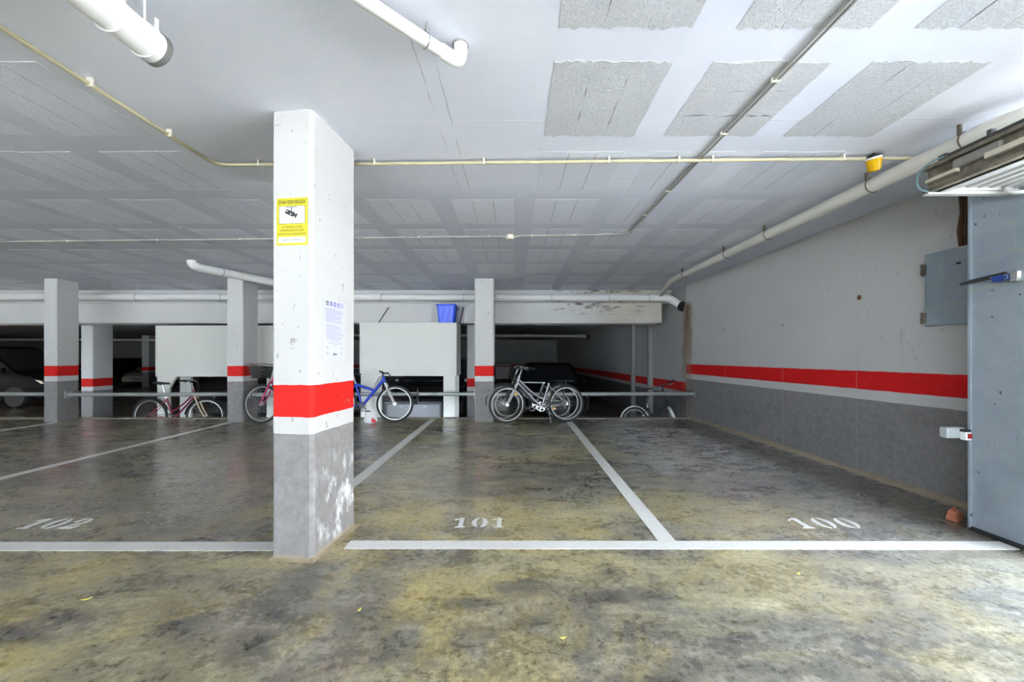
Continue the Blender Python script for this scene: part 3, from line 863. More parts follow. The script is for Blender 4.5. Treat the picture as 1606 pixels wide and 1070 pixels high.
for blk,(n,w0) in enumerate(((13,.20),(14,.20))):
    for k in range(n):
        w=w0*(random.uniform(.75,1.0) if k%5 else .5)
        m.box((-.1,y-.0028,.001),(-.1+w,y,.0015)); y-=.0066
    y-=.012
m.box((-.045,-.070,.001),(.045,-.067,.0015)); m.box((-.075,-.084,.001),(.085,-.081,.0015)); m.box((-.03,-.092,.001),(.03,-.089,.0015))
for (sx0,sy0) in ((-.1,-.105),(.06,-.105),(-.1,-.14),(.055,-.14)):
    for k in range(3): m.box((sx0+k*.006,sy0-k*.006,.001),(sx0+.03,sy0-k*.006+.003,.0015))
m.build('printed_text',M_ink_soft,t,kind='stuff')
m=MB(FN); m.tube([(-.022,-.158,.0018),(-.012,-.140,.0018),(-.01,-.157,.0018),(.0,-.142,.0018),(.004,-.156,.0018),(.018,-.143,.0018),(.022,-.155,.0018)],.0016,5); m.build('signature',M_ink,t)

# ------------------------------------------------------------------ gate on the right
t=thing('gate_post_casing','tall blue grey sheet steel casing at the gate on the right','casing',(3.2,2.45,0))
m=MB(); m.box((3.03,2.24,.012),(XW(2.45)-.01,2.64,2.50)); m.build('sheet_shell',M_gate,t,bevel=.006)
m=MB(); m.box((3.022,2.24,.004),(3.05,2.642,.030)); m.build('bottom_seal',M_rubber,t)
m=MB(); m.box((3.018,2.632,.02),(3.03,2.646,2.45)); m.build('edge_trim',M_gate,t)
# access cover on the wall behind it
t=thing('wall_cabinet','small blue grey steel wall cabinet beside the gate casing','cabinet',(XW(3.0)-.03,3.0,1.39))
M_cov=M_gate
m=MB(); wx=XW(3.0)
m.prism([(XW(3.29)-.055,3.29),(XW(3.29)-.004,3.29),(XW(2.68)-.004,2.68),(XW(2.68)-.055,2.68)],1.40,1.995); m.build('cabinet_body',M_gate,t,bevel=.004)
m=MB(); m.prism([(XW(3.275)-.062,3.275),(XW(3.275)-.0545,3.275),(XW(2.69)-.0545,2.69),(XW(2.69)-.062,2.69)],1.408,1.985); dd=m.build('door',M_gate,t,bevel=.003)
for z in (1.47,1.87):
    m=MB(); m.cyl((XW(3.3)-.06,3.305,z-.045),(XW(3.3)-.06,3.305,z+.045),.010,10); m.box((XW(3.3)-.066,3.27,z-.04),(XW(3.3)-.060,3.305,z+.04)); m.box((XW(3.3)-.02,3.29,z-.04),(XW(3.3)-.004,3.335,z+.04)); m.build('hinge',M_rusty,t)
m=MB(); m.box((XW(3.2)-.064,3.02,1.86),(XW(3.2)-.061,3.05,1.872)); m.build('keyhole',M_rubber,t)
# rusty cable strip above the cabinet
m=MB(); m.tube([(XW(3.06)-.02,3.055,1.98),(XW(3.06)-.025,3.065,2.12),(XW(3.06)-.02,3.05,2.26),(XW(3.06)-.02,3.06,2.43)],.016,8); m.tube([(XW(3.06)-.02,3.03,1.99),(XW(3.06)-.02,3.02,2.42)],.011,8)
tag(m.build('wall_cable',M_rust,smooth=True),'rust brown cable strip on the wall above the steel cabinet','cable')
# photocell
t=thing('photocell','small grey photocell box with red lens on the gate casing edge','sensor',(2.97,2.70,.60))
m=MB(); m.cbox((2.905,2.665,.605),(3.026,2.72,.675),.006); m.build('housing',simple('light_grey_plastic',(.42,.45,.46),.4),t)
m=MB(); m.cbox((2.985,2.628,.598),(3.028,2.665,.652),.004); m.build('front_cap',M_pvc,t)
m=MB(); m.box((2.997,2.622,.611),(3.022,2.629,.642)); m.build('red_lens',simple('red_plastic',(.35,.02,.02),.2),t)
m=MB(); m.box((2.985,2.632,.652),(3.028,2.68,.668));  m.build('cable',M_rubber,t)
# door operator arm
t=thing('gate_opener_arm','black arm with blue bracket mounted on the gate casing','opener arm',(3.0,2.5,1.63))
m=MB(); m.tube([(2.985,2.66,1.635),(2.985,2.60,1.642),(2.99,2.42,1.655)],[.007,.013,.015],8); m.build('arm',M_darksteel,t,True)
m=MB(); m.cbox((2.965,2.39,1.615),(3.028,2.48,1.650),.006); m.build('bracket',simple('bracket_blue',(.02,.05,.24),.35),t)
for y in (2.40,2.47):
    for z in (1.622,1.643):
        m=MB(); m.cyl((2.960,y,z),(2.968,y,z),.004,8); m.build('bolt',M_steel,t)
m=MB(); m.cbox((2.96,2.33,1.61),(3.028,2.385,1.665),.01); m.box((2.955,2.34,1.60),(3.028,2.37,1.615)); m.build('chrome_joint',simple('bright_chrome',(.8,.8,.8),.15,1.0),t)
# overhead tilting gate leaf
t=thing('gate_leaf','raised overhead gate leaf with dirty steel edge and white underside','gate',(2.75,1,2.14))
z0,z1=2.145,2.305
m=MB()   # C-channel along the inner edge
m.box((2.50,-1.1,z1-.022),(2.56,2.435,z1)); m.box((2.50,-1.1,z0),(2.56,2.435,z0+.018)); m.box((2.535,-1.1,z0),(2.56,2.435,z1)); m.build('edge_channel',M_rusty,t)
m=MB(); m.box((2.505,.2,2.205),(2.533,2.12,2.235)); m.build('channel_bar',simple('dusty_bar',(.48,.45,.36),.5),t)
m=MB(); m.box((2.507,2.26,2.205),(2.533,2.425,2.225)); m.build('channel_bar',simple('dusty_bar',(.48,.45,.36),.5),t)
m=MB(); m.cbox((2.506,2.05,2.225),(2.534,2.28,2.275),.008); m.build('counterweight_block',simple('grey_block',(.20,.19,.17),.7,var=.3),t)
m=MB(); m.cyl((2.515,1.2,2.318),(2.515,2.33,2.318),.010,8); m.box((2.495,2.08,2.305),(2.525,2.10,2.345)); m.box((2.495,2.30,2.30),(2.53,2.34,2.33)); m.build('tension_rod',M_darksteel,t)
m=MB(); m.box((2.56,2.38,2.150),(3.02,2.432,2.185)); m.box((2.50,2.40,2.135),(3.02,2.436,2.150)); m.box((2.56,-1.1,2.140),(2.60,2.40,2.16)); m.build('bottom_frame',M_leaf_white,t)
for i in range(6):
    x=2.615+i*.07
    m=MB(); m.prism([(x,-1.1),(x+.066,-1.1),(x+.066,2.379),(x,2.379)],2.17,2.176)
    m.extr([(x+.012,-1.1,2.17),(x+.022,-1.1,2.158),(x+.044,-1.1,2.158),(x+.054,-1.1,2.17)],(0,3.478,0)); m.build('ribbed_panel',M_leaf_white,t)
m=MB(); m.tube([(2.95,2.375,2.15)]+arc((2.92,2.36,2.146),(2.88,2.34,2.10),(3.01,2.25,2.10)),.012,8); m.build('corner_brace',M_leaf_white,t,True)
m=MB(); m.tube(arc((2.505,2.30,2.31),(2.465,2.36,2.32),(2.455,2.415,2.26))+arc((2.453,2.42,2.235),(2.45,2.43,2.165),(2.50,2.40,2.148)),.006,8); m.build('loop_cable',simple('teal_cable',(.10,.17,.19),.4),t,True)
# broken brick by the casing
m=MB(Matrix.Translation((3.10,2.80,.003))@Matrix.Rotation(R_(25),4,'Z')); m.loft([[(-.05,-.03,0),(.04,-.035,0),(.055,.03,0),(-.03,.035,0)],[(-.04,-.02,.035),(.03,-.03,.05),(.045,.02,.075),(-.02,.03,.05)],[(-.02,-.01,.06),(.01,-.02,.07),(.03,.01,.085),(-.01,.02,.07)]])
tag(m.build('brick_fragment',M_terra),'broken piece of terracotta brick at the foot of the gate casing','brick')

# ------------------------------------------------------------------ lockers over the car bonnets
def locker(x0,x1,label,zt=1.825,zb_=.775,y0=7.80,y1=8.42,legs=(0,1),panels=1):
    t=thing('storage_locker',label,'locker',((x0+x1)/2,y0,ZL))
    m=MB(); m.cbox((x0,y0,zb_),(x1,y1,zt),.006); m.build('cabinet_body',M_cabinet,t)
    m=MB(); m.box((x0-.004,y0-.006,zt-.022),(x1+.004,y0,zt-.002)); m.box((x0-.004,y0-.006,zb_+.002),(x1+.004,y0,zb_+.022)); m.box((x1-.02,y0-.006,zb_),(x1+.003,y0,zt)); m.box((x0-.003,y0-.006,zb_),(x0+.02,y0,zt)); m.build('rim',M_cabinet,t)
    n=10
    for k in range(n):
        if k%2: continue
        m=MB(); m.box((x1+.0005,y0+.18,zt-.10-k*.022),(x1+.004,y0+.42,zt-.092-k*.022)); m.build('vent_slot',M_darksteel,t)
    lx=[(x0+.01,x0+.24),(x1-.26,x1-.03)]
    for i in legs:
        a,b_=lx[i]
        m=MB(); m.box((a,y0+.02,ZL+.012),(b_,y0+.07,zb_)); 
        if i==0: m.extr([(b_,y0+.02,zb_),(b_+.14,y0+.02,zb_),(b_,y0+.02,zb_-.24)],(0,.05,0))
        m.build('leg',M_cabinet,t)
        m=MB(); m.box((a-.02,y0,ZL+.0005),(b_+.02,y0+.12,ZL+.012)); m.build('foot_plate',M_cabinet,t)
        m=MB(); m.box((a,y1-.07,ZL+.001),(b_,y1-.02,zb_)); m.build('leg',M_cabinet,t)
    return t
L2=locker(-3.02,-1.125,'cream storage locker on legs under the blue bin')
for (xa,xb) in ((-2.75,-2.58),(-1.10,-1.04)):
    m=MB(); m.cyl((xa,8.05,1.825),(xb,8.19,2.17),.010,8); m.box((xa-.02,8.03,1.825),(xa+.02,8.07,1.832)); m.build('stay_rod',M_darksteel,L2,True)
L1=locker(-7.02,-4.60,'pale storage locker on legs behind the second far pillar',1.765,.765,7.80,8.42)
for (xa,xb) in ((-5.66,-5.60),(-4.72,-4.70)):
    m=MB(); m.cyl((xa,8.05,1.765),(xb,8.19,1.98),.010,8); m.build('stay_rod',M_darksteel,L1,True)
# blue bin on the locker
t=thing('storage_bin','bright blue plastic bin standing on the cream locker','bin',(-1.34,8.0,1.826))
m=MB()
def rr(cx,cy,w,d,z,c=.03): return [(cx-w+c,cy-d,z),(cx+w-c,cy-d,z),(cx+w,cy-d+c,z),(cx+w,cy+d-c,z),(cx+w-c,cy+d,z),(cx-w+c,cy+d,z),(cx-w,cy+d-c,z),(cx-w,cy-d+c,z)]
m.loft([rr(-1.34,8.0,.155,.13,1.826),rr(-1.34,8.0,.185,.16,2.19),rr(-1.34,8.0,.175,.15,2.19),rr(-1.34,8.0,.146,.12,1.84)]); m.build('tub',M_blue,t)
m=MB(); m.loft([rr(-1.34,8.0,.185,.16,2.165),rr(-1.34,8.0,.20,.175,2.168),rr(-1.34,8.0,.20,.175,2.192),rr(-1.34,8.0,.18,.155,2.192),rr(-1.34,8.0,.18,.155,2.165)]); m.build('rim',M_blue,t)
for (dx0,dx1) in ((-.09,-.03),(.02,.08)):
    m=MB(); m.tube([(-1.34+dx0,7.868,1.84),(-1.34+(dx0+dx1)/2,7.852,2.0),(-1.34+dx1,7.842,2.14)],.007,6); m.build('crease',M_blue,t,True)
m=MB(); m.tube([(-1.135,7.90,2.15),(-1.125,8.0,2.08),(-1.135,8.1,2.15)],.006,6); m.build('handle',M_rubber,t,True)
# grey chest under the cream locker
t=thing('storage_chest','low grey chest with dark frame under the cream locker','chest',(-2.12,8.6,ZL))
m=MB(); m.cbox((-2.72,8.50,ZL+.02),(-1.58,8.86,.14),.01); m.build('body',simple('chest_grey',(.30,.31,.33),.45),t)
m=MB(); m.cbox((-2.76,8.47,.14),(-1.54,8.88,.20),.01); m.box((-1.58,8.47,ZL+.0),(-1.535,8.52,.16)); m.box((-2.765,8.47,ZL+.0),(-2.72,8.52,.16)); m.build('frame',simple('chest_dark_frame',(.08,.085,.095),.5),t)
for x in (-2.4,-1.9):
    m=MB(); m.box((x-.03,8.488,.07),(x+.03,8.499,.11)); m.build('latch',M_steel,t)

# ------------------------------------------------------------------ bicycles
M_tire=simple('tyre_rubber',(.035,.035,.035),.75)
M_rim=simple('alloy_rim',(.50,.50,.49),.3,.6)
M_spoke=simple('spoke_steel',(.35,.35,.34),.35,.8)
M_black=simple('black_lacquer',(.018,.018,.02),.35)
M_saddle=simple('black_vinyl',(.025,.024,.024),.5)
M_orange=simple('amber_reflector',(.85,.38,.01),.25)
M_chrome=simple('polished_alloy',(.66,.66,.65),.22,.9)
M_wtube=simple('silver_lacquer',(.38,.39,.41),.28,.5)
def wheel(t,c,R,T,rimm,knob,reflector=None,tr=.0225):
    m=MB(T); m.torus(c,R-tr,tr,'y',40,8,sq=.95); w=m.build('wheel',M_tire,t,True)
    m=MB(T); m.torus(c,R-2*tr-.003,.0085,'y',40,6,sq=1.3); m.build('rim',rimm,w,True)
    m=MB(T); m.cyl((c[0],-.045,c[2]),(c[0],.045,c[2]),.018,10); m.cyl((c[0],-.028,c[2]),(c[0],-.024,c[2]),.028,12); m.cyl((c[0],.024,c[2]),(c[0],.028,c[2]),.028,12); m.build('hub',M_chrome,w,True)
    m=MB(T); n=28
    for i in range(n):
        a=2*PI*i/n; b_=a+(.35 if i%2 else -.35); yy=.025 if i%2 else -.025
        m.tube([(c[0]+.024*math.cos(b_),yy,c[2]+.024*math.sin(b_)),(c[0]+(R-.052)*math.cos(a),0,c[2]+(R-.052)*math.sin(a))],.0014,3,False)
    m.build('spokes',M_spoke,w,kind='stuff')
    if reflector is not None:
        a=reflector; r=R*.72
        q=MB((T or Matrix())@Matrix.Translation((c[0]+r*math.cos(a),0,c[2]+r*math.sin(a)))@Matrix.Rotation(-a,4,'Y')); q.lathe([(.001,-.012),(.022,-.012),(.026,0),(.022,.012),(.001,.012)],(0,0,0),12,'y'); q.build('reflector',M_orange,w,True)
    return w
def fender(t,c,R,T,mat,a0,a1):
    m=MB(T); n=14; rings=[]
    for i in range(n+1):
        a=a0+(a1-a0)*i/n; d=Vector((math.cos(a),0,math.sin(a)))
        rings.append([Vector(c)+d*(R+.010)+Vector((0,-.026,0)),Vector(c)+d*(R+.024)+Vector((0,-.014,0)),Vector(c)+d*(R+.024)+Vector((0,.014,0)),Vector(c)+d*(R+.010)+Vector((0,.026,0)),Vector(c)+d*(R+.020)])
    m.loft(rings); m.build('mudguard',mat,t,True)
def bike(label,loc,heading,fm,style='city',R=.335,wb=1.05,steer=0,lean=0,basket=False,rack=False,fend=None,saddle=True,sad_h=.90,bar_h=1.0,bar='city',rimm=None,forkm=None,refl=False,kick=False,chaincase=False,name='bicycle',bar_w=.29):
    rimm=rimm or M_rim; forkm=forkm or fm
    t=thing(name,label,'bicycle',loc,(lean,0,heading),local=True)
    A=Vector((-wb*.42,0,R)); F=Vector((wb*.58,0,R)); BB=Vector((0,0,max(R-.05,.27)))
    ha=R_(70); ad=Vector((-math.cos(ha),0,math.sin(ha)))
    zb0=2*R+.045 if style!='folding' else 2*R+.06
    Hb=Vector((F.x-.04-(zb0-R)/math.tan(ha),0,zb0)); Ht=Hb+ad*.13
    sd=Vector((-math.cos(R_(72)),0,math.sin(R_(72))))
    S=BB+sd*(.42 if style!='folding' else .26)
    Tm=Matrix.Translation(Hb)@Matrix.Rotation(steer,4,ad)@Matrix.Translation(-Hb)
    wheel(t,tuple(A),R,None,rimm,False,R_(-20) if refl else None)
    wheel(t,tuple(F),R,Tm,rimm,False,R_(130) if refl else None)
    # frame
    m=MB()
    if style=='city':
        m.tube(arc(Hb+ad*.02,Hb.lerp(BB,.5)+Vector((-.05,0,-.06)),BB,8),.017,10)
        m.tube(arc(Hb+ad*.08,Hb.lerp(BB,.55)+Vector((-.03,0,.02)),BB+sd*.14,8),.014,10)
    elif style=='mtb':
        m.tube([Hb+ad*.02,BB],.019,10); m.tube([Ht-ad*.02,S],.016,10)
    elif style=='sus':
        m.tube([Hb+ad*.07,BB+Vector((.02,0,.04))],[.030,.026],10)
        m.tube([S+Vector((0,0,-.01)),Hb.lerp(BB,.42)+Vector((-.03,0,.04))],[.027,.022],10)
    elif style=='folding':
        m.tube([Hb+ad*.03,Hb.lerp(BB,.5)+Vector((0,0,.0)),BB+Vector((-.03,0,.08))],[.026,.026,.024],10)
    m.tube([Hb-ad*.01,Ht],.021,12); m.tube([BB,S],.017,10)
    for s in (-1,1):
        yb=.035*s; ya=.062*s
        m.tube([BB+Vector((0,yb,0)),A+Vector((0,ya,0))],.0095,8); m.tube([S+Vector((0,.02*s,-.03)),A+Vector((0,ya,0))],.008,8)
    m.cyl(BB+Vector((0,-.04,0)),BB+Vector((0,.04,0)),.023,12)
    m.build('frame',fm,t,True)
    # fork
    m=MB(Tm)
    cr=Hb-ad*.02; m.cyl(cr+Vector((0,-.055,0)),cr+Vector((0,.055,0)),.018,10)
    for s in (-1,1):
        m.tube([cr+Vector((0,.052*s,0)),cr.lerp(F,.6)+Vector((-.012,.055*s,0)),F+Vector((0,.055*s,0))],[.015,.013,.009],8)
    m.build('fork',forkm,t,True)
    # handlebar
    top=Hb+ad*((bar_h-Hb.z)/ad.z)
    m=MB(Tm); m.tube([Ht-ad*.02,top],.013,8)
    if bar=='city':
        hp=[top+Vector((-.16,-bar_w,.015)),top+Vector((-.02,-bar_w*.86,.03)),top+Vector((.05,-.12,.01)),top+Vector((.05,.12,.01)),top+Vector((-.02,bar_w*.86,.03)),top+Vector((-.16,bar_w,.015))]
        m.tube([top,top+Vector((.05,0,.01))],.014,8)
    else:
        hp=[top+Vector((.03,-bar_w,.02)),top+Vector((.06,-.12,.0)),top+Vector((.06,.12,0)),top+Vector((.03,bar_w,.02))]
        m.tube([top,top+Vector((.06,0,0))],.016,8)
    m.tube(hp,.0115,8); hb=m.build('handlebar',M_chrome if bar=='city' else M_black,t,True)
    for s,(p,q) in ((0,(hp[0],hp[1])),(1,(hp[-1],hp[-2]))):
        m=MB(Tm); d=(q-p).normalized(); m.tube([p-d*.005,p+d*.11],.017,8); m.build('grip',M_rubber,hb,True)
        m=MB(Tm); m.tube([p+d*.13+Vector((.02,0,-.01)),p+d*.10+Vector((.05,0,-.03)),p+d*.03+Vector((.06,0,-.035))],.006,6); m.build('brake_lever',M_chrome,hb,True)
    m=MB(Tm); m.tube(arc(hp[1]+Vector((.03,0,0)),top+Vector((.16,.06,.02)),Hb+Vector((.04,.02,.05)),8),.004,6); m.tube(arc(hp[-2]+Vector((.03,0,0)),top+Vector((.15,-.05,-.02)),Hb+Vector((.02,.03,-.02)),8),.004,6); m.build('brake_cable',M_rubber,t,True)
    # seat
    sp=BB+sd*((sad_h-BB.z)/sd.z)
    m=MB(); m.tube([S-sd*.05,sp-sd*.04],.0125,8); m.cyl(S-sd*.012,S+sd*.012,.021,10); m.build('seat_post',M_chrome,t,True)
    if saddle:
        m=MB(); rings=[]
        for x,w,z,h in ((-.13,.055,.012,.03),(-.11,.085,.015,.045),(-.05,.080,.008,.05),(.02,.045,.0,.045),(.09,.026,.0,.04),(.14,.020,-.004,.03),(.155,.010,-.012,.018)):
            c=sp+Vector((x,0,z))
            rings.append([c+Vector((0,w*math.cos(a),.5*h*math.sin(a)-.01)) for a in [2*PI*k/10 for k in range(10)]])
        m.loft(rings); sdl=m.build('saddle',M_saddle,t,True)
        m=MB(); 
        for s in (-1,1): m.tube([sp+Vector((-.10,.03*s,-.012)),sp+Vector((-.02,.02*s,-.04)),sp+Vector((.10,.012*s,-.015))],.004,6)
        m.build('saddle_rail',M_chrome,sdl,True)
    # drive train
    m=MB(); m.torus(BB+Vector((0,-.05,0)),.082,.006,'y',28,6); m.cyl(BB+Vector((0,-.056,0)),BB+Vector((0,-.046,0)),.03,12)
    for k in range(5):
        a=2*PI*k/5; m.box((BB.x-.008,-.053,BB.z-.008),(BB.x+.082,-.049,BB.z+.008),Matrix.Rotation(a,3,'Y'),(BB.x,-.051,BB.z))
    cw=m.build('chainring',M_black if style!='city' else M_chrome,t,True)
    for s,ang in ((-1,R_(-25)),(1,R_(155))):
        e=BB+Vector((.17*math.cos(ang),.075*s,.17*math.sin(ang)))
        m=MB(); m.tube([BB+Vector((0,.065*s,0)),e],[.013,.010],8); ca=m.build('crank',M_chrome,t,True)
        m=MB(); m.cbox((e.x-.045,min(e.y,e.y+.085*s),e.z-.011),(e.x+.045,max(e.y,e.y+.085*s),e.z+.011),.004); m.build('pedal',M_black,ca)
    m=MB(); m.tube([BB+Vector((0,-.05,.084)),A+Vector((0,-.045,.035))],.005,6); m.tube([BB+Vector((0,-.05,-.084)),A+Vector((.02,-.045,-.06)),A+Vector((0,-.045,-.03))],.005,6); m.build('chain',M_darksteel,t,True)
    m=MB(); m.lathe([(.012,-.05),(.038,-.05),(.034,-.04),(.026,-.03),(.012,-.03)],tuple(A),18,'y'); m.box((A.x+.005,-.055,A.z-.10),(A.x+.03,-.04,A.z-.03)); m.build('sprocket',M_darksteel,t,True)
    if chaincase:
        m=MB(); m.loft([[(BB.x+.09,-.066,BB.z-.10),(BB.x+.11,-.066,BB.z),(BB.x+.07,-.066,BB.z+.105),(A.x-.02,-.062,A.z+.05),(A.x-.02,-.062,A.z-.03)],[(BB.x+.09,-.07,BB.z-.10),(BB.x+.11,-.07,BB.z),(BB.x+.07,-.07,BB.z+.105),(A.x-.02,-.066,A.z+.05),(A.x-.02,-.066,A.z-.03)]]); m.build('chain_guard',M_chrome,t)
    if fend:
        fender(t,tuple(A),R,None,fend,R_(20),R_(195)); fender(t,tuple(F),R,Tm,fend,R_(35),R_(175))
    if rack:
        m=MB(); z=2*R+.05
        for s in (-1,1):
            m.tube([S+Vector((-.04,.03*s,.0)),(A.x+.18,.05*s,z),(A.x-.20,.05*s,z)],.006,6); m.tube([A+Vector((0,.07*s,0)),(A.x-.08,.055*s,z)],.005,6)
        for dx in (-.2,-.12,-.04,.04,.12): m.tube([(A.x+dx,-.05,z),(A.x+dx,.05,z)],.005,6)
        m.build('rear_rack',M_black,t,True)
    if basket:
        m=MB(Tm); b0=Hb+Vector((.09,0,.06)); n=7
        W0,W1,D0,D1,Hh=.12,.17,.10,.14,.24
        def rg(f): 
            w=W0+(W1-W0)*f; d=D0+(D1-D0)*f; z=Hh*f
            return [b0+Vector((.12-d,-w,z)),b0+Vector((.12+d,-w,z)),b0+Vector((.12+d,w,z)),b0+Vector((.12-d,w,z))]
        for k in range(n):
            m.tube([*rg(k/(n-1))],.004,5,closed=True)
        g0,g1=rg(0),rg(1)
        for e_ in range(4):
            for k in range(9):
                f=k/8; m.tube([g0[e_].lerp(g0[(e_+1)%4],f),g1[e_].lerp(g1[(e_+1)%4],f)],.003,4)
        m.loft([[p+Vector((0,0,.0)) for p in rg(0)],[p+Vector((0,0,.006)) for p in rg(0)]])
        m.build('basket',M_black,t)
        q=MB(Tm); q.loft([[b0+Vector((.02,-.10,.008)),b0+Vector((.22,-.10,.008)),b0+Vector((.22,.10,.008)),b0+Vector((.02,.10,.008))],[b0+Vector((.0,-.14,.2)),b0+Vector((.24,-.14,.2)),b0+Vector((.24,.14,.2)),b0+Vector((.0,.14,.2))]]); q.build('basket_liner',M_saddle,t)
    if kick:
        m=MB(); m.tube([BB+Vector((-.10,.05,-.02)),BB+Vector((-.13,.14,-BB.z+.006))],.008,8); m.build('kickstand',M_chrome,t,True)
    return t
LEFT=PI
M_pink=simple('raspberry_lacquer',(.42,.015,.12),.3,.1)
M_bluef=simple('blue_lacquer',(.015,.05,.50),.28,.1)
M_white=simple('white_lacquer',(.75,.75,.74),.3)
M_gold=simple('champagne_alloy',(.62,.50,.36),.3,.4)
# front axle lies .58*wb ahead of the origin; heading pi turns it to the left
def at_axles(front,rear,R,wb_override=None):
    f=Vector(front);r=Vector(rear); d=f-r; wb=d.length
    o=r+d*.42
    return (o.x,o.y), math.atan2(d.y,d.x), wb
(o,h,wb)=at_axles((-.115,6.88),(.93,7.04),.335)
bike('silver step-through bicycle with kickstand, in front of the other parked silver ones',(o[0],o[1],0),h,M_wtube,'city',.325,wb,steer=R_(4),lean=R_(2),saddle=False,sad_h=.66,bar_h=.93,refl=True,kick=True,fend=None,bar_w=.26)
(o,h,wb)=at_axles((-.19,7.10),(.86,7.12),.335)
bike('black city bicycle with front basket and rear rack behind the silver one',(o[0],o[1]+.03,0),h+R_(0),M_black,'city',.335,wb,steer=R_(10),lean=R_(2),basket=True,rack=True,saddle=False,sad_h=.66,bar_h=.95,fend=M_black,bar_w=.24)
(o,h,wb)=at_axles((-.13,7.36),(.82,7.36),.27)
bike('small wheeled silver bicycle standing behind the black basket bicycle',(o[0],o[1]+.06,0),h,M_wtube,'mtb',.265,wb,steer=R_(0),lean=R_(0),sad_h=.60,bar_h=.80,bar='flat',saddle=False,bar_w=.22)
(o,h,wb)=at_axles((-2.10,7.0),(-3.10,7.03),.335)
bike('blue suspension mountain bicycle half hidden by the near pillar',(o[0],o[1],0),h,M_bluef,'sus',.325,wb,steer=R_(6),lean=R_(-3),sad_h=.86,bar_h=.86,bar='flat',forkm=M_white,bar_w=.26)
(o,h,wb)=at_axles((-4.36,6.86),(-3.36,6.86),.335)
bike('pink bicycle with dark basket, only its front wheel left of the near pillar',(o[0],o[1],0),h,M_pink,'mtb',.34,wb,steer=R_(-6),lean=R_(2),basket=True,sad_h=.88,bar_h=.94,bar='flat')
(o,h,wb)=at_axles((-5.94,7.66),(-7.0,7.66),.335)
bike('dark red bicycle on the lower level under the pale locker',(o[0],o[1],ZL),h,simple('dark_red_lacquer',(.22,.008,.045),.3),'city',.34,wb,steer=R_(10),lean=R_(0),sad_h=.98,bar_h=1.0,forkm=M_gold,fend=M_black,bar='city',bar_w=.08)
(o,h,wb)=at_axles((3.10,7.70),(2.36,7.70),.26)
bike('black folding bicycle on the lower level by the right wall',(o[0],o[1],ZL),h,M_black,'folding',.255,.80,steer=R_(78),lean=0,sad_h=.62,bar_h=.93,bar='flat',fend=M_pvc,saddle=False,bar_w=.26)
# cable lock on the rail right of the blue wheel
m=MB(); m.torus((-1.80,7.17,.43),.06,.008,'y',20,6); m.torus((-1.78,7.17,.34),.045,.008,'y',18,6); m.cbox((-1.80,7.15,.29),(-1.755,7.19,.35),.006); m.cyl((-1.735,7.17,.36),(-1.735,7.17,.56),.012,8)
tag(m.build('bicycle_lock',M_darksteel,smooth=True),'dark coiled cable lock hanging on the rail right of the blue bicycle','lock')
# red and white bag by the blue bicycle
t=thing('shopping_bag','crumpled white and red bag on the floor under the blue bicycle','bag',(-2.5,6.98,0))
random.seed(5)
m=MB(); rings=[]
for k,(w,d,z) in enumerate(((.09,.05,.001),(.115,.065,.04),(.10,.06,.12),(.085,.045,.2),(.05,.02,.25))):
    rings.append([(-2.5+w*math.cos(a)*(1+.12*math.sin(5*a+k)),6.93+d*math.sin(a)*(1+.1*math.cos(4*a+k)),z) for a in [2*PI*i/14 for i in range(14)]])
m.loft(rings); m.build('bag_body',M_sign_w,t)
m=MB(); m.extr([(-2.46,6.872,.012),(-2.385,6.90,.012),(-2.40,6.895,.06),(-2.45,6.872,.10)],(0,-.006,0)); m.build('red_print',simple('red_print',(.65,.03,.03),.5),t)
m=MB(); m.tube(arc((-2.53,6.93,.23),(-2.53,6.92,.33),(-2.47,6.93,.23)),.004,6); m.build('handle',M_sign_w,t,True)

